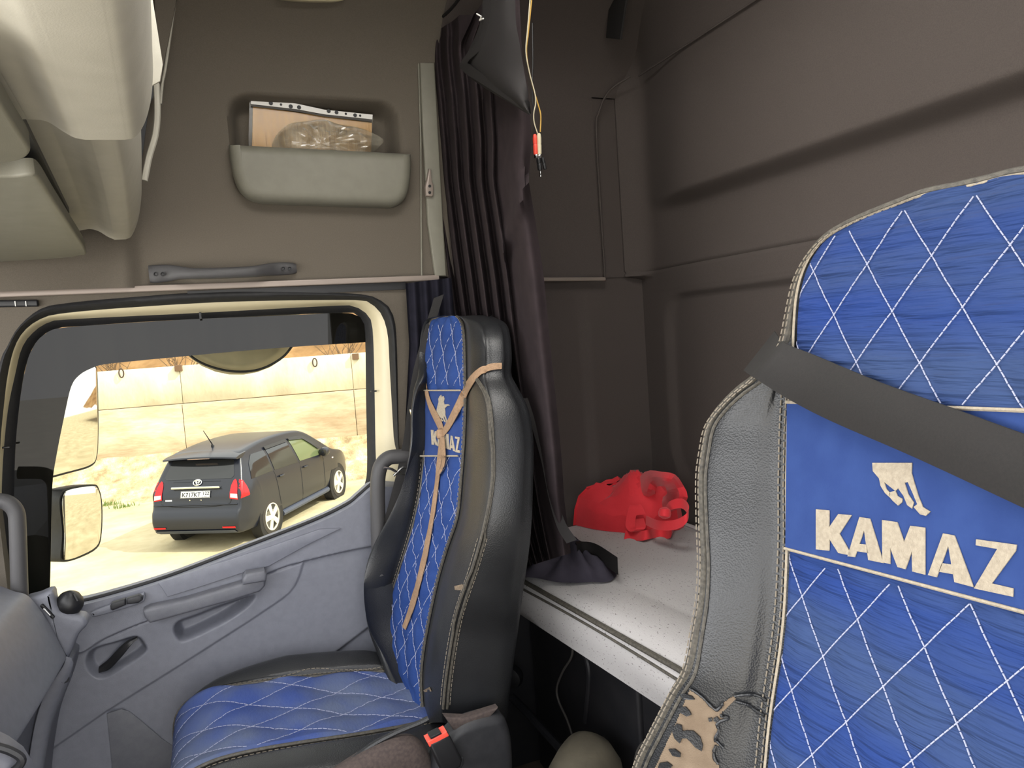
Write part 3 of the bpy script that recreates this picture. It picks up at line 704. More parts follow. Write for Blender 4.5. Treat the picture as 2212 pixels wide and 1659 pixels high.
for (py, lo, l, r, s, re, dl, dn) in T:
    pl = pas(l, py); prr = pas(r, py); lo3 = pas(lo, py, -dl); sm = pas(s, py, -dn)
    # near side runs back from the seam
    yb = sm.y - .012
    rr = P(re, py, y=yb)
    dep = max(.05, min(.16, rr.x - sm.x)); rr = Vector((sm.x + dep, yb, rr.z - .0))
    rl = Vector((lo3.x + dep + .03, lo3.y + .015, lo3.z))
    mid = lambda a, b, t, h: a.lerp(b, t) + pn_out * h
    row = [rl, Vector((lo3.x + dep * .5, lo3.y + .022, lo3.z)), lo3 + Vector((.012, .010, 0)), lo3, mid(lo3, pl, .35, .018), mid(lo3, pl, .75, .010), pl, mid(pl, prr, .5, -.004), prr,
           mid(prr, sm, .3, .008), mid(prr, sm, .65, .016), sm + pn_out * .006, sm + Vector((.004, -.006, 0)), sm.lerp(rr, .3) + Vector((0, -.010, 0)), sm.lerp(rr, .7) + Vector((0, -.010, 0)), rr + Vector((-.006, .0, 0)), rr + Vector((.02, .03, 0)),
           rr.lerp(rl, .5) + Vector((.03, 0, 0))]
    # smooth closed section
    rowsB.append([Vector(p) for p in cr([tuple(v) for v in row], 3, closed=True)])
    pl_rows.append(pl); pr_rows.append(prr); seam_rows.append(sm); bk_rows.append(rr); fL.append(lo3)
mb = MB(); mb.grid(rowsB, closeu=True); m = len(rowsB[0])
for R_, fl_ in ((rowsB[0], 1), (rowsB[-1], 0)):
    c = sum(R_, Vector()) / m; o = len(mb.v); mb.v += [c] + R_; mb.f += [(o, o + 1 + (i + 1) % m, o + 1 + i) for i in range(m)]
mb.build('backrest', M['leather'], ps, ang=60); pas_bvh = mb.bvh()
LATP = (.078, .105, 0.25, .1)
lab = (1.07, 1.225)
qo, qmb = quilt_panel(pl_rows, pr_rows, pn_out, LATP, M['blue'], ps, 'quilted_panel', None, .010, 30, .004)
pas_q = qmb.bvh()
mb = MB(); kf = lambda p: not (1.075 < p.z - .06 * 0 < 1.222)
quilt_stitches(pas_q, pn_out, LATP, 1.60, 2.0, .5, 1.39, lambda y, z: .52 + .22 * (z - 1.114) - .1 * (y - 1.73), kf, mb, .008, .0014)
tag(mb.build('quilt_stitching', M['thread'], qo, smooth=False), kind='stuff')
# label with word and horse
def surf_at(bv, y, z, off):
    st = Vector((.52 + .22 * (z - 1.114) - .1 * (y - 1.73), y, z)) + pn_out * .15
    h = bv.ray_cast(st, -pn_out, .3); return (h[0] + pn_out * off) if h[0] is not None else None
def at_label(y, z, off):
    x = .52 + .22 * (z - 1.114) - .1 * (y - 1.73); return Vector((x, y, z)) + pn_out * off
i0 = min(range(len(T)), key=lambda i: abs(T[i][0] - 842)); i1 = min(range(len(T)), key=lambda i: abs(T[i][0] - 982))
mb = MB(); mb.grid([[pl_rows[i].lerp(pr_rows[i], t) + pn_out * (.0155 if 0 < t < 1 else .003) for t in np.linspace(0, 1, 8)] for i in range(i0, i1 + 1)])
lb = mb.build('word_label', M['label_blue'], ps); lab_bv = mb.bvh()
for a in (i0, i1):
    mb = MB(); mb.tube([pl_rows[a].lerp(pr_rows[a], t) + pn_out * .016 for t in np.linspace(.02, .98, 8)], .0022, 6)
    mb.build('label_piping', M['cream_thread'], lb)
# word: map the driver's traced letters onto this label, in picture points, sheared into place
def map_pas(p):
    y, z = drv_yz(p)
    s = (.578 - y) / .204
    h = (z - 1.118) / .05
    x0, x1 = 932, 994; top0, top1 = 927, 944; bot0, bot1 = 960, 980
    X_ = lerp(x0, x1, s); t = lerp(top0, top1, s); b = lerp(bot0, bot1, s); k = .5 - (z - zmid(y)) / zh
    return (X_, lerp(t, b, k))
allp = [drv_yz(q) for v in LET.values() for pl_ in v for q in z5(pl_)]
ys_ = np.array([a[0] for a in allp]); zs_ = np.array([a[1] for a in allp]); fit = np.polyfit(ys_, zs_, 1); resid = zs_ - np.polyval(fit, ys_); zh = resid.max() - resid.min(); zo = (resid.max() + resid.min()) / 2
def zmid(y): return float(np.polyval(fit, y)) + zo
for k, polys in LET.items():
    mb = MB()
    for pl_ in polys: decal_poly(lab_bv, [map_pas(q) for q in z5(pl_)], .0008, .0012, mb)
    mb.build('letter', M['cream_thread'], lb, smooth=False)
mb = MB()
for pl_ in HORSE_UP + HORSE_LOW:
    q = [(lerp(944, 972, (u - 1225) / 315.0), lerp(853, 916, (v + 430) / 720.0)) for u, v in pl_]
    decal_poly(lab_bv, q, .0008, .0012, mb)
mb.build('horse_emblem', M['cream_thread'], lb, smooth=False)
# piping lines down both edges of the panel and the seam on the near bolster
for src, rad, nm in ((pl_rows, .0035, 'panel_piping'), (pr_rows, .0035, 'panel_piping')):
    mb = MB(); mb.tube([p + pn_out * .004 for p in src], rad, 6); mb.build(nm, M['piping'], ps)
mb = MB(); dashes(mb, [p + pn_out * .009 for p in pr_rows], [pn_out] * len(pr_rows), .007, .004, .0016)
dashes(mb, [p + pn_out * .009 + Vector((0, .006, 0)) for p in pl_rows], [pn_out] * len(pl_rows), .007, .004, .0016); tag(mb.build('edge_stitching', M['stitch'], ps, smooth=False), kind='stuff')
mb = MB()
sp = [(1027, 816), (1051, 859), (1060, 931), (1063, 1021), (1054, 1093), (1039, 1160), (1018, 1232), (988, 1322), (973, 1394), (962, 1473), (957, 1530)]
for dx, rad in ((0, .004), (9, .004)):
    mb = MB(); pt = [hit(pas_bvh, a + dx * (.4 + .6 * (b > 1150)), b, .0015)[0] for a, b in cr(sp, 5)]; pt = [p for p in pt if p is not None]; mb.tube(pt, rad * .8, 6); mb.build('side_seam', M['piping'], ps)
mb = MB()
for dx in (-5, 14):
    hh = [hit(pas_bvh, a + dx, b, .001) for a, b in cr(sp[5:], 6)]; hh = [h for h in hh if h[0] is not None]
    dashes(mb, [h[0] for h in hh], [h[1] for h in hh], .008, .003, .0016)
tag(mb.build('seam_stitching', M['stitch'], ps, smooth=False), kind='stuff')
for q in ([(984, 1266), (1001, 1262), (1006, 1272), (996, 1275), (985, 1274)], [(917, 1491), (930, 1484), (934, 1493), (920, 1495)]): 
    mb = MB(); decal_poly(pas_bvh, q, .002, .001, mb); mb.build('torn_flap', M['torn'], ps, smooth=False)
# recliner side cover and hinge
mb = MB(); mb.prism(PL(cr([(950, 1580), (985, 1548), (1030, 1532), (1070, 1528), (1086, 1552), (1094, 1600), (1090, 1680), (1040, 1740), (930, 1740), (925, 1640)], 4, True), y=1.45), (0, -1, 0), .045, .02, 5); mb.build('recliner_cover', M['plastic_dark'], ps)
mb = MB(); mb.prism(PL([(955, 1540), (1000, 1542), (1070, 1520), (1050, 1545), (1005, 1570), (978, 1575)], y=1.435), (0, -1, 0), .02, .006); mb.build('hinge_gaiter', M['tweed'], ps)
# cushion: loft of cross-sections along x
CT = [  # x, far top z, far y, panel far y, panel near y, near y, crown z, skirt z
 (-.175, 1.93, 1.90, 1.57, 1.50, .36, .30), (-.17, 1.94, 1.90, 1.57, 1.48, .46, .30), (-.14, 1.955, 1.90, 1.57, 1.46, .505, .30), (-.08, 1.975, 1.89, 1.57, 1.45, .525, .30), (.0, 1.985, 1.88, 1.57, 1.45, .525, .30),
 (.10, 1.99, 1.875, 1.57, 1.45, .515, .30), (.22, 1.985, 1.87, 1.57, 1.45, .50, .30), (.33, 1.97, 1.86, 1.58, 1.46, .485, .30), (.45, 1.94, 1.85, 1.60, 1.48, .47, .30)]
CT = smoothtab(CT, 4); rowsC = []; cl = []; cn = []; cm = []
for (x, yf, pf, pn_, yn, zc, zsk) in CT:
    bo = .035 * min(1, max(0, (x + .15) / .25)) * (1 if x < .3 else max(.3, 1 - (x - .3) / .2))
    sec = [(x, yf, zsk), (x, yf + .005, zc - .08), (x, yf - .01, zc + bo - .02), (x, yf - .04, zc + bo), (x, pf + .02, zc + bo * .6), (x, pf, zc + .004), (x, (pf + pn_) / 2, zc - .012), (x, pn_, zc - .004), (x, pn_ - .03, zc + bo * .2), (x, yn + .025, zc + bo * .1 - .01), (x, yn, zc - .04), (x, yn - .005, zc - .12), (x, yn, zsk)]
    rowsC.append([Vector(p) for p in cr(sec, 4)]); cl.append(Vector(sec[5])); cn.append(Vector(sec[7])); cm.append(Vector(sec[6]))
mb = MB(); mb.grid(rowsC); mb.f.append(tuple(range(len(rowsC[0]))))
mb.build('seat_cushion', M['leather'], ps, ang=60); cus_bvh = mb.bvh()
# quilted top of the cushion
mb = MB(); rows = []
LC = (.20, .105)
for i, (a, b) in enumerate(zip(cl, cn)):
    r = []
    for k in range(41):
        t = k / 40; p = a.lerp(b, t); x, y = p.x, p.y
        g = abs(math.sin(math.pi * (x / LC[0] + y / LC[1])) * math.sin(math.pi * (x / LC[0] - y / LC[1])))
        p = p + Vector((0, 0, -.012 * math.sin(math.pi * t) + .006 + .009 * g ** .5 + .003 * math.sin(40 * x + 9 * y)))
        if k in (0, 40): p.z -= .012
        r.append(p)
    rows.append(r)
# denser along x
rr = []
for i in range(len(rows) - 1):
    for s in range(3): rr.append([rows[i][k].lerp(rows[i + 1][k], s / 3) for k in range(41)])
front = [p + Vector((-.004, 0, -.12)) for p in rows[0]]
mb.grid([front] + rr)
cq = mb.build('quilted_cushion_top', M['blue_cushion'], ps, ang=70); cqb = mb.bvh()
mb = MB()
for sg in (1, -1):
    for k in range(-32, 34):
        run = []; rn = []
        for x in np.arange(-.168, .43, .006):
            y = sg * (k - x / LC[0]) * LC[1]
            h = cqb.ray_cast(Vector((x, y, 1.0)), Vector((0, 0, -1))) if 1.575 < y < 1.90 else (None,)
            if h[0] is not None: run.append(h[0] + Vector((0, 0, .0006))); rn.append(Vector((0, 0, 1)))
            elif run:
                if len(run) > 2: dashes(mb, run, rn, .009, .002, .0014)
                run, rn = [], []
        if len(run) > 2: dashes(mb, run, rn, .009, .002, .0014)
tag(mb.build('quilt_stitching', M['thread'], cq, smooth=False), kind='stuff')
for src in (cl, cn):
    mb = MB(); mb.tube([p + Vector((0, 0, .004)) for p in src], .004, 6); mb.build('cushion_piping', M['piping'], ps)
mb = MB()
for src, dy in ((cl, .012), (cn, -.012)):
    pts = []
    for p in src:
        h = cus_bvh.ray_cast(Vector((p.x, p.y + dy, 1.0)), Vector((0, 0, -1)))
        if h[0] is not None: pts.append(h[0] + Vector((0, 0, .001)))
    dashes(mb, pts, [Vector((0, 0, 1))] * len(pts), .008, .004, .0018)
tag(mb.build('edge_stitching', M['stitch'], ps, smooth=False), kind='stuff')
mb = MB(); hh = [hit(cus_bvh, a, b, .001) for a, b in cr([(596, 1466), (640, 1452), (680, 1444), (740, 1447), (800, 1445), (832, 1438)], 6)]; hh = [h for h in hh if h[0] is not None]
if len(hh) > 3: dashes(mb, [h[0] for h in hh], [h[1] for h in hh], .008, .004, .0018); tag(mb.build('bolster_stitching', M['stitch'], ps, smooth=False), kind='stuff')
# the seat's own cushion under the cover, near side, and the pedestal
mb = MB(); rows = []
for (x, yo, zt) in cr([(-.16, 1.44, .34), (-.12, 1.42, .42), (0, 1.41, .465), (.1, 1.405, .50), (.2, 1.405, .537), (.28, 1.41, .545), (.325, 1.42, .515), (.355, 1.44, .42), (.37, 1.46, .30)], 4):
    rows.append([Vector((x, 1.49, zt - .05)), Vector((x, yo + .05, zt - .008)), Vector((x, yo + .025, zt)), Vector((x, yo + .006, zt - .012)), Vector((x, yo, zt - .04)), Vector((x, yo, .20)), Vector((x, 1.52, .18))])
mb.grid(rows); mb.build('base_cushion', M['tweed'], ps, ang=60)
mb = MB(); mb.rbox((.12, 1.72, .11), (.42, .46, .22), .04); mb.build('pedestal', M['black_box'], ps)
# cover strap rolls at the rear corner of the cushion
mb = MB(); mb.tube(PL(cr([(925, 1552), (905, 1562), (880, 1572), (850, 1585), (800, 1612), (740, 1659)], 4), y=1.44), .006, 8); mb.build('cover_roll', M['leather'], ps)

# ---------------------------------------------------------------- driver seat
dn_out = Vector((-1, 0, .2)).normalized()
def drv(px, py, off=0): return PN(px, py, DN, DC + off)
ds = thing('driver_seat', (.2, .44, 0), 'large near seat at the right edge, blue quilted centre, torn black leather side', 'seat')
DT = [  # py, panel left, outer silhouette, forward offset of the outer edge
 (412, 2062, 2060, .0), (424, 1999, 1996, .0), (446, 1939, 1935, .0), (481, 1852, 1848, .0), (515, 1791, 1787, .0), (558, 1754, 1748, .0), (605, 1734, 1724, .0),
 (649, 1725, 1713, .0), (684, 1722, 1706, -.002), (720, 1720, 1699, -.006), (749, 1719, 1689, -.010), (785, 1716, 1660, -.016), (820, 1713, 1630, -.022), (849, 1711, 1594, -.028), (888, 1709, 1559, -.032), (931, 1707, 1533, -.035), (988, 1706, 1522, -.038),
 (1053, 1705, 1515, -.040), (1159, 1706, 1517, -.044), (1238, 1704, 1520, -.046), (1318, 1700, 1516, -.05), (1397, 1692, 1503, -.055), (1477, 1680, 1487, -.06), (1536, 1671, 1460, -.062), (1596, 1664, 1436, -.064), (1659, 1658, 1412, -.066), (1740, 1648, 1385, -.066), (1850, 1640, 1370, -.06), (1960, 1640, 1380, -.05)]
DT2 = smoothtab(DT, 3); rowsD = []; dl_ = []; do_ = []; YC = .45
hn = lambda z: 1
for (py, l, o, off) in DT2:
    pl = drv(l, py); po = drv(o, py, off)
    w_ = pl.y - YC; wo = po.y - YC
    pr_ = Vector((pl.x, YC - w_, pl.z)); pro = Vector((po.x, YC - wo, pl.z)); po = Vector((po.x, po.y, pl.z))
    dep = .13 if pl.z < 1.30 else max(.05, .13 - (pl.z - 1.30) * .5)
    bl = max(0, min(1, (wo - w_) / .08))
    sec = [po + Vector((.02, .012, 0)), po + Vector((.004, .004, 0)), po, po.lerp(pl, .25) + dn_out * .007 * bl, po.lerp(pl, .65) + dn_out * .003 * bl, pl, pl.lerp(pr_, .5) - dn_out * .006, pr_, pro.lerp(pr_, .65) + dn_out * .014 * bl, pro.lerp(pr_, .25) + dn_out * .016 * bl, pro, pro + Vector((.004, -.004, 0)), pro + Vector((.02, -.012, 0)), pro + Vector((dep, .0, 0)), pro.lerp(po, .5) + Vector((dep + .025, 0, 0)), po + Vector((dep, 0, 0))]
    rowsD.append([Vector(p) for p in cr([tuple(v) for v in sec], 4, closed=True)]); dl_.append(pl); do_.append(po)
top = drv(2212 - 20, 387)
mb = MB(); mb.grid(rowsD, closeu=True); m = len(rowsD[0])
for R_ in (rowsD[0], rowsD[-1]):
    c = sum(R_, Vector()) / m; o = len(mb.v); mb.v += [c] + R_; mb.f += [(o, o + 1 + (i + 1) % m, o + 1 + i) for i in range(m)]
mb.build('backrest', M['leather'], ds, ang=60); drv_bvh = mb.bvh()
LATD = (.0705, .096, 0, 0)
# phase from the stitch crossing seen at the top left
y_, z_ = .544, 1.391
LATD = (.0705, .096, -(y_ / .0705 + z_ / .096), -(y_ / .0705 - z_ / .096))
LB = (drv(1711, 870), drv(2120, 885)); LBb = (drv(1708, 1185), drv(2212, 1318))
drr = [Vector((p.x, 2 * YC - p.y, p.z)) for p in dl_]
def on_label(p):
    zt = lerp(LB[0].z, LB[1].z, (LB[0].y - p.y) / (LB[0].y - LB[1].y)); zb = lerp(LBb[0].z, LBb[1].z, (LBb[0].y - p.y) / (LBb[0].y - LBb[1].y))
    return zb - .001 < p.z < zt + .001
# dense rows
def densify(rows, n): 
    out = []
    for a, b in zip(rows[:-1], rows[1:]):
        for s in range(n): out.append(a.lerp(b, s / n))
    return out + [rows[-1]]
dlz = densify(dl_, 2); drz = densify(drr, 2)
mb = MB(); rows = []
NU = 60
for a, b in zip(dlz, drz):
    r = []
    for i in range(NU + 1):
        t = i / NU; p = a.lerp(b, t)
        g = abs(math.sin(math.pi * (p.y / LATD[0] + p.z / LATD[1] + LATD[2])) * math.sin(math.pi * (p.y / LATD[0] - p.z / LATD[1] + LATD[3])))
        h = .004 + (0 if on_label(p) else .0045 * g ** .5) * min(1, 10 * t * (1 - t) + .1)
        if i in (0, NU): h = -.004
        r.append(p + dn_out * h)
    rows.append(r)
mb.grid(rows); dq = mb.build('quilted_panel', M['blue_worn'], ds, ang=70); dqb = mb.bvh()
mb = MB()
quilt_stitches(dqb, dn_out, LATD, .2, .67, .75, 1.445, lambda y, z: .56 + .2 * (z - 1.13), lambda p: not on_label(p), mb, .0052, .0009)
tag(mb.build('quilt_stitching', M['thread'], dq, smooth=False), kind='stuff')
# plain label band
mb = MB(); rows = []
for k in range(13):
    t = k / 12; a = LB[0].lerp(LBb[0], t); r = []
    for i in range(25):
        s = i / 24; tt = LB[0].lerp(LB[1], s * 1.5); bb = LBb[0].lerp(LBb[1], s * 1.30)
        q = tt.lerp(bb, t); q.x = .56 + .2 * (q.z - 1.13); r.append(q + dn_out * .0075)
    rows.append(r)
yl = min(p.y for r in rows for p in r)
mb.grid(rows); dlb = mb.build('word_label', M['label_blue'], ds); dlbv = mb.bvh()
for r_, ra in ((rows[0], .0019), (rows[-1], .0016)):
    mb = MB(); mb.tube([r + dn_out * .001 for r in r_], ra, 6); mb.build('label_piping', M['cream_thread'], dlb)
for k, polys in LET.items():
    mb = MB()
    for pl_ in polys: decal_poly(dlbv, z5(pl_), .0006, .0010, mb)
    mb.build('letter', M['cream_thread'], dlb, smooth=False)
mb = MB()
for pl_ in HORSE_LOW + HORSE_UP: decal_poly(dlbv, z5(pl_), .0006, .0010, mb)
mb.build('horse_emblem', M['cream_thread'], dlb, smooth=False)
# piping and double stitching along the panel edge and the outer edge
mb = MB(); mb.tube([p + dn_out * .004 for p in dl_[::-1] + drr], .0015, 6); mb.build('panel_piping', M['cream_thread'], ds)
orr = [Vector((p.x - .002, p.y, p.z)) for p in do_]
mb = MB(); mb.tube([p + Vector((.004, 0, .003)) for p in orr[::-1]] + [Vector((p.x + .004, 2 * YC - p.y, p.z + .003)) for p in orr], .0050, 8); mb.build('edge_piping', M['piping'], ds)
for sg in (1, -1):
    mb = MB(); rr_ = []
    for dd in (.010,):
        pt = []
        for p in do_[34:]:
            q = Vector((.2, YC + sg * (p.y - YC - dd), p.z)); h = drv_bvh.ray_cast(q, Vector((1, 0, 0)))
            if h[0] is not None: pt.append(h[0] + Vector((-.001, 0, 0)))
        mb.tube(pt, .0020, 6)
    mb.build('edge_seam', M['piping'], ds)
mb = MB()
for sg in (1, -1):
    for dd in (.006, .0125):
        pt = []; src = dl_[30:]
        for p in src:
            q = Vector((.2, YC + sg * (p.y - YC + dd), p.z)); h = drv_bvh.ray_cast(q, Vector((1, 0, 0)))
            if h[0] is not None: pt.append(h[0] + Vector((-.0012, 0, 0)))
        dashes(mb, pt, [Vector((-1, 0, .1)).normalized()] * len(pt), .0062, .0025, .0014)
    for dd in (-.001, .004):
        src = do_[2:]; pt = [Vector((p.x - .0065, YC + sg * (p.y - YC - dd), p.z)) for p in src]
        dashes(mb, pt, [Vector((-1, 0, 0))] * len(pt), .0062, .0025, .0013)
tag(mb.build('edge_stitching', M['stitch'], ds, smooth=False), kind='stuff')
# worn-through leather at the lower left: backing cloth with leather flakes left on it
def z5p(pts): return z5(pts)
mb = MB()
torn = [(232, 1222), (262, 1240), (300, 1270), (330, 1302), (370, 1336), (398, 1318), (410, 1300), (440, 1278), (470, 1262), (478, 1280), (446, 1312), (430, 1332), (404, 1352), (402, 1372), (440, 1382), (400, 1398), (378, 1418), (388, 1452), (366, 1498), (380, 1512), (412, 1545), (370, 1530), (360, 1570), (366, 1604), (384, 1630), (392, 1700), (20, 1700), (70, 1590), (112, 1500), (150, 1420), (190, 1320)]
def strip_fill(mb, bv, poly, off):
    # fan-free filling: a fine grid clipped to the outline
    xs = np.arange(min(p[0] for p in poly), max(p[0] for p in poly) + 2, 2.0); ys = np.arange(min(p[1] for p in poly), max(p[1] for p in poly) + 2, 2.0)
    X, Y = np.meshgrid(xs, ys); d = sdf(poly, X, Y); idx = {}
    def vid(j, i):
        if (j, i) not in idx:
            p, n = hit(bv, X[j, i], Y[j, i], off)
            if p is None: return None
            idx[(j, i)] = len(mb.v); mb.v.append(p)
        return idx[(j, i)]
    for j in range(len(ys) - 1):
        for i in range(len(xs) - 1):
            if d[j, i] < 1 and d[j + 1, i] < 1 and d[j, i + 1] < 1 and d[j + 1, i + 1] < 1:
                q = [vid(j, i), vid(j, i + 1), vid(j + 1, i + 1), vid(j + 1, i)]
                if None not in q: mb.f.append(tuple(q))
strip_fill(mb, drv_bvh, z5(torn), .0012); tp = mb.build('torn_patch', M['torn'], ds, fixn=False); tp['label'] = 'tan backing cloth showing through torn leather'
for fk in ([(180, 1255), (205, 1248), (245, 1262), (258, 1280), (225, 1282), (190, 1270)], [(175, 1325), (210, 1320), (232, 1345), (240, 1362), (215, 1372), (178, 1350)], [(135, 1448), (160, 1412), (188, 1420), (192, 1452), (215, 1448), (250, 1450), (288, 1485), (302, 1530), (296, 1560), (262, 1540), (240, 1515), (215, 1490), (190, 1490), (178, 1518), (150, 1492)], [(118, 1550), (150, 1548), (182, 1572), (180, 1592), (140, 1586)], [(70, 1625), (110, 1618), (138, 1640), (120, 1662), (60, 1655)], [(330, 1382), (350, 1378), (352, 1396), (335, 1400)], [(358, 1382), (378, 1372), (392, 1390), (375, 1402), (360, 1396)]):
    mb = MB(); decal_poly(drv_bvh, z5(fk), .0020, .0018, mb); mb.build('leather_flake', M['leather'], ds, smooth=False)
# curled edges of the torn leather
for ed in ([(232, 1222), (262, 1240), (300, 1270), (330, 1302), (370, 1336), (398, 1318), (410, 1300)], [(470, 1262), (540, 1252), (600, 1262), (650, 1290)], [(478, 1290), (540, 1310), (590, 1345), (640, 1370)], [(404, 1360), (402, 1374), (440, 1384), (400, 1398), (378, 1418), (388, 1452), (366, 1498), (380, 1512), (412, 1545)], [(370, 1530), (360, 1570), (366, 1604), (384, 1630)]):
    mb = MB(); pt = [hit(drv_bvh, *q, .003)[0] for q in cr(z5(ed), 4)]; rs = [.0010 + .0012 * random.random() for _ in pt]; mb.tube(pt, rs, 6); mb.build('curled_edge', M['leather'], ds)
# driver's cushion and pedestal
mb = MB(); rows = []
for (x, hw, z) in cr([(-.05, .20, .40), (-.03, .23, .50), (.04, .25, .535), (.2, .26, .53), (.36, .26, .515), (.46, .25, .50), (.5, .22, .42)], 4):
    rows.append([Vector(p) for p in cr([(x, YC + hw, .32), (x, YC + hw, z - .06), (x, YC + hw - .03, z), (x, YC + .12, z - .012), (x, YC, z - .016), (x, YC - .12, z - .012), (x, YC - hw + .03, z), (x, YC - hw, z - .06), (x, YC - hw, .32)], 3)])
mb.grid(rows); mb.build('seat_cushion', M['leather'], ds, ang=60)
mb = MB(); mb.rbox((.25, YC, .16), (.42, .40, .32), .04); mb.build('pedestal', M['black_box'], ds)
# ================================================================ BERTH, CURTAINS, BAG
from mathutils import noise as mnoise
ZM = .73
be = thing('berth_mattress', (1.0, 1.0, .6), 'grey fleck-covered berth mattress with a dark welt along its front edge', 'mattress')
def mat_row(y, ins=0.0):
    xf = .745 - (y - 1.06) * .095; bulge = .012 * math.sin(y * 5.2 + .6)
    zt = ZM + .004 * math.sin(y * 7)
    return [Vector(p) for p in [(xf + .06, y, 0.600), (xf + .006 + ins, y, .603), (xf - .010 + bulge + ins, y, .634), (xf - .016 + bulge + ins, y, .668), (xf - .008 + bulge * .6 + ins, y, .692), (xf + ins, y, .703), (xf + .006 + ins, y, .708), (xf + .022 + ins, y, .722), (xf + .05, y, zt - .001), (xf + .12, y, zt + .003)]]
mb = MB(); rows = []
for y in np.linspace(-.05, 2.03, 60):
    r = mat_row(y); xf = .745 - (y - 1.06) * .095
    for x in np.linspace(xf + .14, 1.265, 22):
        z = ZM + .006 * mnoise.noise(Vector((x * 5, y * 4, 3.1))) - .004 * math.exp(-((x - .98) ** 2 + (y - 1.35) ** 2) / .01)
        z += .012 * (abs(mnoise.noise(Vector((x * 3.1 + y * 1.2, y * 2.1 - x, 9)))) - .3) * math.exp(-((y - 1.3) ** 2) / .06)
        r.append(Vector((x, y, z)))
    r.append(Vector((1.283, y, ZM - .02))); r.append(Vector((1.285, y, 0.600))); rows.append(r)
mb.grid(rows); mb.build('cover', M['mattress'], be, ang=60)
mb = MB(); mb.tube([mat_row(y)[5] + Vector((.001, 0, .003)) for y in np.linspace(-.04, 2.02, 40)], .006, 8); mb.build('welt', M['piping'], be)
mb = MB(); mb.tube([mat_row(y)[4] + Vector((-.001, 0, -.001)) for y in np.linspace(-.04, 2.02, 40)], .003, 6); mb.build('lower_welt', M['piping'], be)
mb = MB(); mb.tube([Vector((1.262, y, ZM + .006)) for y in np.linspace(-.04, 2.0, 20)], .006, 6); mb.build('rear_welt', M['mattress'], be)
bx = thing('bunk_box', (1.05, 1.0, 0), 'black scuffed berth base panels under the mattress', 'storage box')
mb = MB(); mb.box((1.04, .98, .598), (.54, 2.06, .02)); mb.build('board', M['black_box'], bx)
mb = MB(); mb.rbox((.835, 1.72, .295), (.03, .62, .58), .006); mb.build('front_panel', M['black_box'], bx)
mb = MB(); mb.rbox((.840, .70, .295), (.03, 1.40, .58), .006); mb.build('front_panel', M['black_box'], bx)
mb = MB(); pts = PL(cr([(1232, 1395), (1262, 1415), (1272, 1450), (1270, 1500), (1264, 1560)], 5), x=.817); mb.tube(pts, .007, 8); mb.build('moulded_rib', M['black_box'], bx)
mb = MB(); mb.lathe([(.006, 0), (.006, .004), (.003, .005)], P(1305, 1594, x=.822), (-1, 0, 0), 12); mb.build('screw_head', M['chrome'], bx)
mb = MB(); mb.lathe([(.012, 0), (.030, .006), (.034, .02), (.030, .034), (.012, .04)], P(1112, 1455, x=.74), (-.7, -.7, 0), 20); mb.build('knob', M['black'], bx)
mb = MB(); mb.tube([P(1098, 1498, x=.75), P(1140, 1540, x=.75), P(1240, 1650, x=.75), P(1290, 1700, x=.75)], .012, 8); mb.build('lower_rail', M['plastic_dark'], bx)

# wires below the berth
def wire(px, pl, r, mat, label, nm='wire'):
    mb = MB(); mb.tube(PL(cr(px, 6), **pl), r, 8); o = mb.build(nm, mat); tag(o, label, 'wire'); return o
wire([(1238, 1392), (1234, 1420), (1216, 1450), (1203, 1485), (1207, 1515), (1225, 1555), (1236, 1590), (1242, 1630), (1250, 1665)], dict(x=.80), .0032, M['wire'], 'thin grey wire hanging down the black berth base, nearer the passenger seat')
wire([(1420, 1590), (1395, 1600), (1378, 1620), (1368, 1659), (1364, 1680)], dict(x=.80), .003, M['wire'], 'short thin wire curling low beside the torn driver seat')

# dusty moulded cover standing on the floor
fc = P(1262, 1640, x=.68); tz = P(1262, 1612, x=.68).z; mb = MB()
prof = [(.100, -fc.z + .0), (.098, tz - fc.z - .10), (.092, tz - fc.z - .05), (.075, tz - fc.z - .018), (.045, tz - fc.z - .004), (.004, tz - fc.z)]
mb.lathe(prof, fc, (0, 0, 1), 28); mb.v = [Vector((fc.x + (v.x - fc.x) * .95, fc.y + (v.y - fc.y) * 1.0 + .02 * math.sin((v.x - fc.x) * 30), v.z)) for v in mb.v]
tag(mb.build('floor_cover', M['olive']), 'dusty olive rounded cover on the floor before the berth base', 'cover')

# ---- main dark curtain
cu = thing('curtain', (.65, 1.75, .75), 'long dark brown curtain gathered behind the passenger seat, pooling on the berth', 'curtain')
LE = [(-140, 1030), (-60, 985), (35, 955), (95, 906), (250, 918), (400, 934), (550, 953), (680, 972), (850, 1000), (1000, 1040), (1150, 1085), (1260, 1128)]
RE = [(-140, 1125), (0, 1122), (120, 1128), (200, 1142), (300, 1148), (390, 1142), (500, 1160), (600, 1175), (760, 1190), (900, 1205), (1000, 1214), (1080, 1219), (1150, 1228), (1260, 1240)]
TOP = cr([(0, 97), (.08, 84), (.16, 70), (.25, 56), (.38, 36), (.55, -10), (.75, -70), (1, -140)], 5)
def fold(s):
    # pleats: tight on the wall side, a broad loose panel on the cab side
    if s < .66:
        u = s / .66; k = 6.0 * u ** .85; return math.sin(2 * math.pi * k) * (.013 + .006 * u)
    u = (s - .66) / .34
    return .020 * math.sin(math.pi * 1.0 * u + .0) * -1.0 + .006 * math.sin(7 * u)
mb = MB(); rows = []; NS = 150; NT = 60
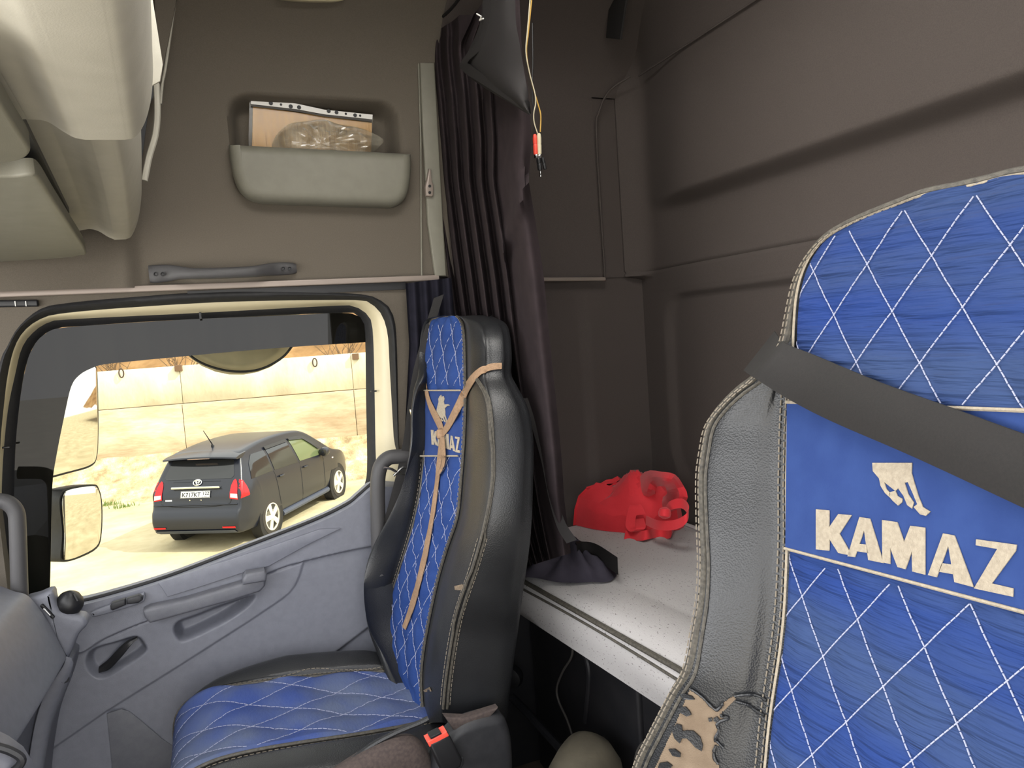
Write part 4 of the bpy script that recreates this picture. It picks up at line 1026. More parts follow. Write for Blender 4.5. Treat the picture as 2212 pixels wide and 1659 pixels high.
for j in range(NT + 1):
    t = j / NT; r = []
    for i in range(NS + 1):
        s = i / NS
        ptop = float(np.interp(s, [a for a, b in TOP], [b for a, b in TOP])); pbot = lerp(1232, 1195, s)
        py = lerp(ptop, pbot, t); L = float(np.interp(py, [a for a, b in LE], [b for a, b in LE])); R_ = float(np.interp(py, [a for a, b in RE], [b for a, b in RE]))
        if j < 8: L = lerp(906 + s * 0, L, t * NT / 8) if s < .4 and py > -100 else L
        px = lerp(L, R_, s)
        # diagonal drag fold of the loose panel
        diag = .018 * math.exp(-((px - lerp(1140, 1070, (py - 390) / 190)) / 12.0) ** 2) if 380 < py < 600 and s > .6 else 0
        soft = min(1, .45 + 1.2 * t)
        x = .655 + fold(s) * soft + .004 * mnoise.noise(Vector((s * 6, t * 5, 1.7))) - diag
        if t > .88: x += (t - .88) * .25
        r.append(P(px, py, x=x))
    rows.append(r)
mb.grid(rows); mb.build('curtain_cloth', M['curtain'], cu, fixn=False, ang=75)
# heading tape that has come off the rail and hangs folded over
mb = MB(); fl_o = PL([(1044, -60), (1040, 40), (1030, 70), (1004, 128), (1000, 150), (1010, 165), (1060, 200), (1143, 250), (1140, 200), (1128, 130), (1115, 60), (1112, -60)], x=.600)
rows = []
Lp = cr([(1046, -60), (1040, 30), (1028, 75), (1004, 128), (1008, 160), (1050, 192), (1100, 222), (1143, 248)], 6); Rp = cr([(1112, -60), (1113, 20), (1116, 60), (1122, 90), (1128, 130), (1134, 165), (1140, 200), (1145, 246)], 6)
for a, b in zip(Lp, Rp): rows.append([P(lerp(a[0], b[0], k / 6), lerp(a[1], b[1], k / 6), x=.602 - .02 * math.sin(math.pi * k / 6)) for k in range(7)])
mb.grid(rows); mb.build('folded_heading', M['tape'], cu, fixn=False, ang=70)
mb = MB(); A = PL(cr([(1046, -20), (1040, 60), (1028, 92), (998, 130), (998, 152), (1055, 190), (1143, 246)], 5), x=.590); B = PL(cr([(1060, -20), (1056, 60), (1040, 104), (1012, 132), (1018, 142), (1062, 172), (1140, 220)], 5), x=.588)
mb.grid([A, B]); mb.grid([[p + Vector((.004, 0, 0)) for p in A], [p + Vector((.004, 0, 0)) for p in B]]); mb.build('heading_tape', M['tape'], cu, ang=60)
mb = MB(); mb.tube(PL([(1030, 30), (1040, 36), (1036, 44), (1044, 40)], x=.585), .0016, 6); mb.build('curtain_hook', M['white'], cu)
mb = MB(); rr_ = [P(px, py, x=.66) for px, py in cr([(900, 88), (935, 52), (970, 24), (1000, -16), (1040, -90)], 5)]; mb.tube(rr_, .004, 8); mb.build('curtain_rail', M['tape'], cu)
# dark lining edge and the pooled lower end
mb = MB(); A = PL(cr([(1128, 860), (1148, 920), (1170, 1000), (1186, 1080), (1204, 1140), (1224, 1174)], 5), x=.642); B = PL(cr([(1142, 860), (1166, 920), (1188, 1000), (1206, 1080), (1222, 1130), (1246, 1166)], 5), x=.655)
mb.grid([A, B]); mb.build('lining_edge', M['tape'], cu, fixn=False)
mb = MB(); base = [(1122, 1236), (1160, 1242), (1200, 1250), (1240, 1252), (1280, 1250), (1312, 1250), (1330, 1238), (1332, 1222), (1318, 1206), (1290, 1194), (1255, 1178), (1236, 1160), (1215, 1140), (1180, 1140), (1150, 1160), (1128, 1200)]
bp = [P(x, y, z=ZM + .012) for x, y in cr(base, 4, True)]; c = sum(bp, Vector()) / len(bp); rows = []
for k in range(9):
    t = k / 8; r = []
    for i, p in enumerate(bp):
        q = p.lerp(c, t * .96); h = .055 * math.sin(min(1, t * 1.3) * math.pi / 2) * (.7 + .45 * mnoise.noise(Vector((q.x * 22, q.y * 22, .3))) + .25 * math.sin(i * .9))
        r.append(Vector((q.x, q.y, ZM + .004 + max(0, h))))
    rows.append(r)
mb.grid(rows, closeu=True); mb.f.append(tuple(range(8 * len(bp), 9 * len(bp)))); mb.build('pooled_hem', M['lit_cloth'], cu, ang=75)
mb = MB(); A = PL(cr([(1238, 1160), (1262, 1172), (1300, 1190), (1332, 1206)], 5), z=ZM + .03); B = PL(cr([(1246, 1176), (1262, 1170), (1290, 1176), (1334, 1204)], 5), z=ZM + .075)
mb.grid([A, B]); mb.grid([B, [p + Vector((.01, .02, -.05)) for p in B]]); mb.build('turned_corner', M['tape'], cu)

# ---- navy side curtain behind the passenger seat's shoulder
mb = MB(); rows = []
for j in range(25):
    t = j / 24; py = lerp(612, 1060, t); L = float(np.interp(t, [0, .3, 1], [876, 884, 868])); R_ = float(np.interp(t, [0, .3, 1], [975, 985, 1010])); r = []
    for i in range(61):
        s = i / 60; r.append(P(lerp(L, R_, s), py - 12 * s, y=2.0 + .016 * math.sin(2 * math.pi * 4 * s + t) * (.5 + .5 * t)))
    rows.append(r)
mb.grid(rows); tag(mb.build('side_curtain', M['curtain_navy'], fixn=False, ang=75), 'short navy curtain hanging between the door pillar and the passenger seat', 'curtain')

# ---- red bag on the berth
rb = thing('red_bag', (1.15, 1.90, ZM), 'crumpled bright red cloth bag lying on the berth', 'bag')
ctr = P(1345, 1128, z=ZM); out = [(1200, 1080), (1206, 1118), (1240, 1134), (1290, 1146), (1345, 1152), (1400, 1156), (1440, 1150), (1478, 1140), (1482, 1100), (1474, 1060), (1440, 1040), (1380, 1040), (1300, 1040), (1230, 1060)]
bp = [P(x, y, z=ZM) for x, y in cr(out, 3, True)]
for p in bp: p.y = min(p.y, 2.03); p.x = min(p.x, 1.25)
c = sum(bp, Vector()) / len(bp); rows = []
def fold_h(q):
    # angular folds: a few straight creases running to the knot
    a = (q.x * 1.0 + q.y * .35) * 12; b = (q.y - .5 * q.x) * 13
    tri = lambda v: abs((v % 2) - 1)
    return .60 + .30 * tri(a) + .26 * tri(b + .6) + .18 * mnoise.noise(Vector((q.x * 13, q.y * 13, 4)))
for kk in range(10):
    t = kk / 9; r = []
    for i, p in enumerate(bp):
        q = p.lerp(c, t * .95); prof = min(1, t * 2.6) ** .7
        out_ = (p - c).normalized() * (.016 * math.sin(min(1, t * 2.4) * math.pi))
        r.append(Vector((q.x + out_.x, q.y + out_.y, ZM + .002 + .150 * prof * fold_h(q) + 0.0025 * ((i * 7 + kk * 3) % 5 - 2) * (t > .1))))
    rows.append(r)
mb = MB(); mb.grid(rows, closeu=True); mb.f.append(tuple(range(9 * len(bp), 10 * len(bp)))); mb.build('bag_cloth', M['red'], rb, ang=16); bag_bvh = mb.bvh()
def ribbon(name, ctr_pts, wid, mat, parent, th=.0012, wdir=None, ang=50):
    # ctr_pts: 3-D centre points, wdir: list of width directions
    mb = MB(); rows = []
    for p, d in zip(ctr_pts, wdir):
        d = Vector(d).normalized() * wid * .5; rows.append([p - d, p + d])
    n = len(rows)
    up = []
    for i in range(n):
        tng = (ctr_pts[min(n - 1, i + 1)] - ctr_pts[max(0, i - 1)]); nn = tng.cross(Vector(wdir[i])); nn = nn.normalized() * th if nn.length > 0 else Vector((0, 0, th)); up.append(nn)
    full = [[r[0], r[1], r[1] + u, r[0] + u] for r, u in zip(rows, up)]
    mb.grid(full, closeu=True); mb.f += [(0, 1, 2, 3), tuple(range(4 * (n - 1), 4 * n))]
    return mb.build(name, mat, parent, ang=ang)
# folded lobe with the hole, two handle loops and a tail strap
def loop3(px, xs_, n=8):
    return [P(a, b, x=x) for (a, b), x in zip(cr(px, n), cr([(v, 0) for v in xs_], n) and [c_[0] for c_ in cr([(v, 0) for v in xs_], n)])]
# broad folded lobe with a small hole in it
lc = P(1428, 1060, x=1.165); mb = MB(); rows = []
for k in range(28):
    a = 2 * math.pi * k / 28; r = []
    for m_ in range(6):
        u = m_ / 5; ro = lerp(14, lerp(50, 62, .5 + .5 * math.sin(2 * a + .8)), u) * (1 + .05 * math.sin(5 * a)); q = P(1428 + ro * math.cos(a) * .92, 1062 + ro * math.sin(a) * .88, x=1.165 + .03 * math.sin(a) - .022 * math.sin(math.pi * u) + .012 * math.cos(3 * a + u)); q.z = max(q.z, ZM + .004); r.append(q)
    rows.append(r)
mb.grid(rows); mb.grid([rows[-1], rows[0]]); mb.build('folded_lobe', M['red'], rb, ang=24)
lo = loop3([(1385, 1112), (1372, 1090), (1365, 1110), (1362, 1135), (1372, 1148), (1384, 1140), (1380, 1120)], [1.10, 1.09, 1.08, 1.07, 1.07, 1.08, 1.10], 6)
ribbon('handle', lo, .028, M['red'], rb, .002, [Vector((.8, -.5, .1))] * len(lo))
lo = loop3([(1435, 1110), (1450, 1092), (1475, 1088), (1488, 1104), (1480, 1122), (1455, 1134), (1420, 1134), (1395, 1124)], [1.12, 1.12, 1.13, 1.12, 1.10, 1.09, 1.08, 1.09], 6)
ribbon('handle', lo, .026, M['red'], rb, .002, [Vector((.25, .2, 1))] * len(lo))
lo = [P(a, b, z=ZM + .014 + .006 * math.sin(i * .5)) for i, (a, b) in enumerate(cr([(1456, 1138), (1446, 1152), (1415, 1152), (1385, 1157), (1350, 1156)], 6))]
ribbon('strap_end', lo, .032, M['red'], rb, .002, [Vector((.5, .5, .65))] * len(lo))
mb = MB(); q = P(1436, 1108, x=1.09); mb.lathe([(.004, -.016), (.016, -.01), (.018, 0), (.015, .01), (.004, .016)], q, (.3, .2, 1), 10); mb.build('knot', M['red'], rb)

# ================================================================ BELTS, HANDLES, SMALL THINGS
# shoulder belt across the driver's seat
tb = cr([(1672, 716), (1696, 742), (1760, 768), (1900, 826), (2062, 884), (2212, 938), (2420, 1010)], 5); bb = cr([(1606, 800), (1632, 818), (1706, 864), (1800, 912), (1980, 990), (2212, 1098), (2440, 1205)], 5)
rows = []; nT = len(tb)
for i, (a, b) in enumerate(zip(tb, bb)):
    wrap = max(0, 1 - i / 5.0); o = -.020 + .075 * wrap ** 1.5; of = lambda k: o - .012 * (1 - wrap) * (1 if k else 1)
    rows.append([drv(lerp(a[0], b[0], k / 8), lerp(a[1], b[1], k / 8), o - .030 * (k / 8) * max(0, min(1, 1 - i / 12)) - .004 * math.sin(math.pi * k / 8)) for k in range(9)])
mb = MB(); mb.grid(rows); mb.grid([[p + Vector((.0016, 0, 0)) for p in r] for r in rows])
mb.grid([[r[0] for r in rows], [r[0] + Vector((.0016, 0, 0)) for r in rows]]); mb.grid([[r[-1] for r in rows], [r[-1] + Vector((.0016, 0, 0)) for r in rows]])
tag(mb.build('seat_belt', M['belt'], ang=50), 'wide dark seat belt crossing the blue driver seat diagonally', 'seat belt')
# tan ribbon tied round the passenger headrest
allb = MB()
for bmx in (qmb,): allb.add(bmx.v, bmx.f)
for rws in (rowsB,):
    t_ = MB(); t_.grid(rws, closeu=True); allb.add(t_.v, t_.f)
t_ = MB(); t_.grid([[pl_rows[i].lerp(pr_rows[i], t) + pn_out * .0155 for t in np.linspace(0, 1, 8)] for i in range(i0, i1 + 1)]); allb.add(t_.v, t_.f)
ub = allb.bvh()
tr_ = thing('tan_ribbon', tuple(hit(ub, 957, 940)[0]), 'tan cloth ribbon knotted round the passenger headrest with a long hanging tail', 'ribbon')
def px_ribbon(name, L_, R_, off, th=.0014):
    A = [hit(ub, *q, off)[0] for q in cr(L_, 8)]; B = [hit(ub, *q, off)[0] for q in cr(R_, 8)]; N_ = [hit(ub, *q, off)[1] for q in cr(L_, 8)]
    ok = [i for i in range(len(A)) if A[i] is not None and B[i] is not None]
    mb = MB(); rows = [[A[i], A[i].lerp(B[i], .5) + N_[i] * .002, B[i], B[i] - N_[i] * th, A[i] - N_[i] * th] for i in ok]
    mb.grid(rows, closeu=True); mb.f += [(0, 1, 2, 3, 4), tuple(range(5 * (len(rows) - 1), 5 * len(rows)))]; mb.build(name, M['tan'], tr_, ang=60)
px_ribbon('ribbon_arm', [(1083, 785), (1060, 787), (1035, 798), (1010, 825), (988, 870), (966, 915), (952, 938)], [(1083, 798), (1062, 801), (1040, 811), (1020, 838), (1000, 880), (977, 922), (962, 942)], .004)
px_ribbon('ribbon_arm', [(919, 835), (922, 858), (930, 885), (944, 915), (953, 934)], [(924, 828), (930, 858), (940, 880), (955, 908), (962, 930)], .004)
px_ribbon('ribbon_tail', [(954, 940), (948, 990), (942, 1050), (930, 1130), (912, 1215), (890, 1300), (873, 1352)], [(962, 942), (956, 990), (950, 1052), (938, 1134), (922, 1220), (900, 1305), (879, 1360)], .005)
px_ribbon('ribbon_tail', [(956, 945), (960, 985), (956, 1012), (950, 1028)], [(966, 945), (969, 985), (964, 1012), (955, 1030)], .009)
mb = MB(); q, n_ = hit(ub, 957, 938, .006); mb.lathe([(.003, -.014), (.010, -.010), (.012, 0), (.010, .010), (.003, .014)], q, (.1, .2, 1), 12); mb.build('knot', M['tan'], tr_)

# passenger belt hanging between seat and pillar
sb = thing('seat_belt', tuple(P(870, 990, y=1.97)), 'narrow dark seat belt hanging beside the passenger seat, clipped with a carabiner', 'seat belt')
cp = PL(cr([(948, 640), (930, 700), (905, 790), (893, 860), (886, 920), (876, 980), (862, 1040), (846, 1100), (830, 1150)], 5), y=1.95)
ribbon('webbing', cp, .030, M['belt'], sb, .0018, [Vector((.75, -.15, .25))] * len(cp))
mb = MB(); mb.prism(PL([(884, 884), (898, 880), (906, 890), (900, 906), (888, 902)], y=1.935), (0, -1, 0), .008, .002); mb.build('belt_guide', M['chrome'], sb)
mb = MB(); mb.tube(PL(cr([(829, 1010), (845, 1013), (858, 1020), (876, 1024), (883, 1014), (870, 1010), (858, 1020), (850, 1028)], 5), y=1.925), .0035, 8); mb.build('carabiner', M['chrome'], sb)

def handle(px, y, r, label, extra=None):
    t = thing('grab_handle', tuple(P(*px[len(px) // 2], y=y)), label, 'handle')
    mb = MB(); mb.tube(PL(cr(px, 6), y=y), r, 14); mb.build('bar', M['black'] if not extra else M[extra], t); return t
M['grip'] = material('grip_plastic', srgb(62, 61, 62), .55, bump=.15, bscale=500)
hA = handle([(-60, 1082), (0, 1082), (22, 1090), (35, 1108), (38, 1140), (40, 1200), (42, 1268), (44, 1320)], 1.93, .017, 'black tubular grab handle at the front door pillar, far left', 'grip')
hB = handle([(900, 985), (862, 986), (838, 990), (822, 1008), (816, 1040), (816, 1100), (818, 1180), (822, 1240)], 1.96, .020, 'black tubular grab handle between the door window and passenger seat', 'grip')
hC = thing('grab_handle', tuple(P(480, 590, y=WY - .03)), 'long black grab handle above the door window', 'handle')
mb = MB(); rows = []
HP = [(322, 592, 16, .010), (335, 592, 17, .016), (362, 590, 16, .020), (385, 589, 13, .034), (420, 591, 10.5, .050), (480, 590, 10.5, .056), (545, 587, 11, .050), (575, 583, 12, .036), (600, 581, 13, .020), (628, 580, 12, .014), (640, 580, 9, .010)]
for (x, y, h, o) in cr(HP, 5):
    c = P(x, y, y=WY - o + .002); hh = h / 1580 * 2.1
    sec = []
    for k in range(14):
        a = 2 * math.pi * k / 14; sec.append(c + Vector((0, math.cos(a) * (.008 + o * .06), math.sin(a) * hh)))
    rows.append(sec)
mb.grid(rows, closeu=True); mb.f += [tuple(range(14)), tuple(range(14 * (len(rows) - 1), 14 * len(rows)))]; mb.build('bar', M['grip'], hC, ang=60)
for px in (337, 352, 611, 625):
    mb = MB(); q = P(px, 593 if px < 400 else 581, y=WY - .014 - .006 * (px in (352, 611))); mb.lathe([(.0055, -.006), (.0055, .0), (.004, .0), (.003, -.003)], q + Vector((0, -.012, 0)), (0, -1, 0), 12); mb.build('screw', M['black'], hC)

# hook bracket on the pillar strip
hk = thing('hook_bracket', tuple(P(924, 398, y=WY - .02)), 'small grey two-hole bracket on the pillar beside the curtain', 'bracket')
mb = MB(); mb.prism(PL([(924, 366), (929, 368), (931, 395), (934, 400), (934, 424), (930, 427), (918, 425), (916, 405), (920, 390)], y=WY - .018), (0, -1, 0), .014, .004); mb.build('plate', M['trim'], hk)
for py in (402, 416):
    mb = MB(); mb.lathe([(.004, 0), (.004, .002)], P(928, py, y=WY - .0325), (0, -1, 0), 12); mb.build('screw_hole', M['black'], hk)

# hanging audio leads
ca = thing('audio_lead', tuple(P(1160, 300, y=1.5)), 'yellow and white audio lead dangling from the roof with red and white plugs', 'cable')
mb = MB(); mb.tube(PL(cr([(1152, -60), (1148, 0), (1141, 70), (1137, 110), (1142, 150), (1153, 195), (1163, 228), (1168, 250), (1167, 285)], 6), y=1.5), .0016, 6); mb.build('yellow_wire', M['wire_y'], ca)
mb = MB(); mb.tube(PL(cr([(1150, -60), (1145, 0), (1139, 70), (1136, 112), (1144, 158), (1155, 200), (1157, 222), (1153, 245), (1154, 265), (1161, 288)], 6), y=1.497), .0014, 6); mb.build('white_wire', M['wire_w'], ca)
mb = MB(); mb.tube(PL(cr([(1150, 50), (1151, 130), (1150, 200), (1156, 290)], 6), y=1.503), .0014, 6); mb.build('black_wire', M['black'], ca)
def plug(x0, y0, x1, y1, r, mat, nm):
    a, b = P(x0, y0, y=1.49), P(x1, y1, y=1.49); ax = b - a; L_ = ax.length; mb = MB()
    mb.lathe([(r * .5, 0), (r * .8, L_ * .05), (r, L_ * .2), (r, L_ * .45), (r * .85, L_ * .5), (r, L_ * .55), (r, L_ * .92), (r * .8, L_)], a, ax, 14); return mb.build(nm, mat, ca)
plug(1155, 290, 1157, 334, .0052, M['red_plastic'], 'red_plug'); plug(1164, 288, 1165, 334, .0052, M['wire_w'], 'white_plug')
plug(1158, 333, 1158, 342, .0045, M['chrome'], 'plug_collar'); plug(1166, 333, 1166, 342, .0045, M['chrome'], 'plug_collar')
plug(1163, 340, 1167, 368, .0056, M['black'], 'jack_body'); plug(1167, 366, 1168, 382, .0018, M['chrome'], 'jack_tip')
plug(1172, 340, 1178, 366, .004, M['black'], 'angled_plug')

# black strap at the top of the rear wall
mb = MB(); mb.prism(PL([(1322, -60), (1362, -60), (1356, 0), (1343, 86), (1312, 82), (1320, 0)], x=1.150), (-1, 0, 0), .006, .002); tag(mb.build('black_strap', M['belt']), 'short black strap hanging at the top of the rear wall', 'strap')

# ceiling lamp at the top edge
lm = thing('ceiling_lamp', (.35, 1.93, 2.24), 'cream ceiling lamp peeping in at the top edge', 'lamp')
mb = MB(); pts = PL(cr([(596, -6), (612, 1), (640, 4), (690, 6), (728, 5), (744, -3), (744, -40), (690, -50), (600, -45)], 4, True), y=1.955); mb.prism(pts, (0, -1, -.3), .03, .01); mb.build('lens', M['cream'], lm)

# ---- in the side pocket: a punched sleeve with card in it, and a crumpled clear bag
ps1 = thing('document_sleeve', tuple(P(670, 300, y=2.09)), 'clear punched document sleeve with a white strip, standing in the side pocket', 'sleeve')
mb = MB(); mb.prism(PL([(539, 214), (806, 252), (800, 350), (536, 345)], y=2.088), (0, -1, 0), .0012); mb.build('film', M['sleeve'], ps1, smooth=False)
st = [(542, 212), (640, 224), (700, 237), (805, 248), (804, 258), (700, 247), (640, 236), (542, 225)]
mb = MB(); mb.prism(PL(st, y=2.084), (0, -1, 0), .001); sp_ = mb.build('punched_strip', M['white'], ps1, smooth=False)
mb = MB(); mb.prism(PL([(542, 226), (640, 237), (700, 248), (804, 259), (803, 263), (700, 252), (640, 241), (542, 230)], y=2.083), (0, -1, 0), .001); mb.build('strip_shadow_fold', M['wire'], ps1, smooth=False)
for (x, y, r) in ((585, 223, 4.2), (607, 226, 2.5), (628, 230, 4.2), (646, 232, 4.2), (710, 240, 4.2), (727, 243, 4), (747, 246, 2.5), (767, 249, 4), (778, 250, 2.5)):
    mb = MB(); q = P(x, y, y=2.0825); rr_ = r / 1580 * 2.1; mb.lathe([(rr_, 0), (rr_, .0006)], q, (0, -1, 0), 12); mb.build('punched_hole', M['black_box'], sp_)
mb = MB(); mb.prism(PL([(546, 230), (803, 266), (800, 380), (543, 370)], y=2.094), (0, -1, 0), .004, .001); tag(mb.build('cardboard_sheet', M['cardboard'], smooth=False), 'ribbed brown cardboard sheet inside the clear sleeve', 'cardboard')
mb = MB(); out = [(586, 340), (588, 312), (600, 288), (625, 268), (660, 262), (700, 258), (730, 268), (770, 275), (800, 285), (828, 302), (818, 318), (806, 332), (806, 360), (586, 350)]
bp = PL(cr(out, 6, True), y=2.07); c = P(690, 318, y=2.06); rows = []
for k in range(11):
    t = k / 10; r = []
    for i, p in enumerate(bp):
        q = p.lerp(c, t * .97); h = .036 * math.sin(min(1, 1.4 * t) * math.pi / 2) + .022 * t ** .3 * (abs(mnoise.noise(Vector((q.x * 34, q.z * 40, 1)))) + .6 * mnoise.noise(Vector((q.x * 70 + q.z * 30, q.z * 55, 5)))) * (1 if t > 0 else 0)
        r.append(q + Vector((0, -h, 0)))
    rows.append(r)
mb.grid(rows, closeu=True); mb.f.append(tuple(range(10 * len(bp), 11 * len(bp)))); tag(mb.build('plastic_bag', M['plastic_bag'], ang=20), 'crumpled clear plastic bag bulging out of the side pocket', 'bag')

# buckle by the passenger seat
bu = thing('belt_buckle', tuple(P(950, 1612, y=1.40)), 'black seat belt buckle with a red release button, at the passenger cushion', 'buckle')
mb = MB(); mb.prism(PL([(918, 1592), (962, 1572), (990, 1626), (986, 1642), (958, 1655), (944, 1650)], y=1.405), (0, -1, 0), .030, .006); mb.build('housing', M['black'], bu)
mb = MB(); mb.prism(PL([(915, 1589), (957, 1567), (963, 1577), (921, 1601)], y=1.402), (0, -1, 0), .026, .003); mb.build('release_button', M['red_plastic'], bu)
mb = MB(); mb.prism(PL([(922, 1582), (945, 1571), (948, 1574), (925, 1586)], y=1.396), (0, -1, 0), .022, .001); mb.build('slot', M['black'], bu)
mb = MB(); mb.prism(PL([(944, 1660), (996, 1630), (1000, 1640), (980, 1680), (950, 1700)], y=1.415), (0, -1, 0), .012, .002); mb.build('stalk', M['plastic_dark'], bu)
# cord loop and red tag at the cushion's front
mb = MB(); mb.tube(PL(cr([(436, 1608), (418, 1612), (408, 1628), (406, 1645), (412, 1660)], 5), y=1.80), .0035, 8); tag(mb.build('cord_loop', M['brown_cord']), 'pale braided cord loop at the front of the passenger cushion', 'cord')
mb = MB(); mb.prism(PL([(372, 1690), (380, 1652), (402, 1636), (440, 1622), (450, 1690)], y=1.83), (0, -1, .2), .03, .008); o = mb.build('dark_pouch', M['black_box']); tag(o, 'small dark pouch with a red edge beside the passenger cushion front', 'pouch')
mb = MB(); mb.prism(PL([(374, 1690), (380, 1654), (390, 1648), (402, 1650), (398, 1690)], y=1.795), (0, -1, .2), .012, .003); mb.build('red_edge', M['red'], o)
# ================================================================ OUTSIDE
GZ = -2.05
def stone_mat(name, c1, c2, c3, sc, stretch=(1, 1, 1), bump=.4):
    m = bpy.data.materials.new(name); m.use_nodes = True; t = m.node_tree; N = t.nodes; Lk = t.links; b = N['Principled BSDF']; b.inputs['Roughness'].default_value = .95; b.inputs['Specular IOR Level'].default_value = .1
    tc = N.new('ShaderNodeTexCoord'); mp = N.new('ShaderNodeMapping'); mp.inputs['Scale'].default_value = stretch; Lk.new(tc.outputs['Object'], mp.inputs[0])
    n1 = N.new('ShaderNodeTexNoise'); n1.inputs['Scale'].default_value = sc; n1.inputs['Detail'].default_value = 8; n1.inputs['Roughness'].default_value = .65; Lk.new(mp.outputs[0], n1.inputs['Vector'])
    rp = N.new('ShaderNodeValToRGB'); e = rp.color_ramp.elements; e[0].position = .34; e[0].color = c1; e[1].position = .66; e[1].color = c3; k = e.new(.5); k.color = c2
    Lk.new(n1.outputs['Fac'], rp.inputs[0]); Lk.new(rp.outputs[0], b.inputs['Base Color'])
    n2 = N.new('ShaderNodeTexNoise'); n2.inputs['Scale'].default_value = sc * 9; n2.inputs['Detail'].default_value = 6; Lk.new(mp.outputs[0], n2.inputs['Vector'])
    bp = N.new('ShaderNodeBump'); bp.inputs['Strength'].default_value = bump; bp.inputs['Distance'].default_value = .03; Lk.new(n2.outputs['Fac'], bp.inputs['Height']); Lk.new(bp.outputs[0], b.inputs['Normal']); return m
M['ground'] = stone_mat('sandy_ground', srgb(172, 159, 128), srgb(187, 175, 143), srgb(202, 191, 160), .8)
M['bank'] = stone_mat('gravel_bank', srgb(150, 130, 100), srgb(190, 172, 136), srgb(222, 208, 174), 3.0, bump=1.0)
M['conc_hi'] = stone_mat('pale_concrete', srgb(198, 190, 164), srgb(213, 206, 181), srgb(228, 222, 200), 1.2, (1, 1, .5))
M['conc_lo'] = stone_mat('rust_stained_concrete', srgb(160, 138, 110), srgb(188, 170, 142), srgb(216, 204, 180), 1.0, (.45, .45, 1.6))
M['hill'] = stone_mat('dry_hillside', srgb(110, 84, 56), srgb(142, 110, 74), srgb(166, 136, 96), .5)
M['twig'] = material('twig_bark', srgb(120, 98, 74), .9)
M['grass'] = material('grass_blade', srgb(96, 118, 52), .8)
M['iron'] = material('rusty_iron', srgb(74, 60, 52), .8)
M['wood'] = material('weathered_wood', srgb(112, 88, 68), .9)
gr = structure('ground', (0, 12, GZ))
mb = MB(); mb.grid([[Vector((x, y, GZ + (.03 * mnoise.noise(Vector((x * .5, y * .5, 0))) if 3 < y < 25 and abs(x) < 12 else 0))) for x in np.concatenate([[-80, -30], np.linspace(-12, 12, 60), [30, 80]])] for y in np.concatenate([[-80, -20, 0], np.linspace(3, 22, 60), [60, 140]])])
mb.build('sandy_ground', M['ground'], gr, fixn=False)
# line of the retaining wall
wa = P(212, 970, y=20.9); wb = P(789, 978, y=19.6); wd = Vector((wb.x - wa.x, wb.y - wa.y, 0)).normalized(); wn = Vector((wd.y, -wd.x, 0))
if wn.y > 0: wn = -wn
W0 = Vector((wa.x, wa.y, 0))
def on_wall(px, py, off=0.0):
    p = PN(px, py, wn, wn.dot(W0) + off); return p
zt = (on_wall(212, 799).z + on_wall(765, 767).z) / 2; zm = (on_wall(212, 883).z + on_wall(789, 841).z) / 2; zb = GZ + .1
zl = (on_wall(212, 968).z + on_wall(789, 955).z) / 2
def sof(px, py): return (on_wall(px, py) - W0).dot(wd)
cw = structure('wall_yard', tuple(W0 + Vector((0, 0, GZ))))
j1, j2 = sof(393, 850), sof(762, 820); pw = (j2 - j1)
def wall_panel(s0, s1, z0, z1, off, mat, name, th=.25):
    c = W0 + wd * ((s0 + s1) / 2) + wn * (off - th / 2) + Vector((0, 0, (z0 + z1) / 2)); mb = MB()
    mb.rbox(c, (s1 - s0 - .012, th, z1 - z0), .012, (wd, wn, Vector((0, 0, 1)))); return mb.build(name, mat, cw, ang=60)
for k in range(-3, 5):
    s0 = j1 + pw * k
    wall_panel(s0, s0 + pw, zm, zt, .0, M['conc_hi'], 'concrete_panel'); wall_panel(s0, s0 + pw, zb - .3, zm - .02, .12, M['conc_lo'], 'retaining_panel', .4)
for px, py in ((262, 806), (680, 783)):
    c = on_wall(px, py, .05); mb = MB(); pts = [c + wd * (.055 * math.cos(a)) + Vector((0, 0, .11 * math.sin(a))) for a in np.linspace(0, 2 * math.pi, 20)]; mb.tube(pts, .016, 8, cap=False); mb.build('lifting_loop', M['iron'], cw)
for px, py in ((386, 795), (768, 770)):
    c = on_wall(px, py, .02); mb = MB(); mb.rbox(c, (.17, .14, .16), .01, (wd, wn, Vector((0, 0, 1)))); mb.build('timber_block', M['wood'], cw)
# gravel bank at the foot of the wall
mb = MB(); rows = []
for k in range(15):
    t = k / 14; r = []
    for s in np.linspace(-14, 22, 120):
        p = W0 + wd * s + wn * (.12 + 1.5 * t); nz_ = mnoise.noise(Vector((s * 1.7, t * 4, 0))) * .10 + mnoise.noise(Vector((s * 5, t * 9, 3))) * .05
        r.append(Vector((p.x, p.y, lerp(zl - .02, GZ - .02, t ** .8) + nz_ * math.sin(math.pi * min(1, t + .12)))))
    rows.append(r)
mb.grid(rows); bk = mb.build('gravel_bank', M['bank'], fixn=False); bk['kind'] = 'structure'
# dry hillside behind
hl = structure('hillside', (0, 30, 0)); mb = MB(); rows = []
for k in range(16):
    t = k / 15; rows.append([W0 + wd * s - wn * (1.5 + 30 * t) + Vector((0, 0, zt - .9 + 15 * t + .7 * mnoise.noise(Vector((s * .3, t * 8, 0))))) for s in np.linspace(-40, 50, 70)])
mb.grid(rows); mb.build('dry_slope', M['hill'], hl, fixn=False)
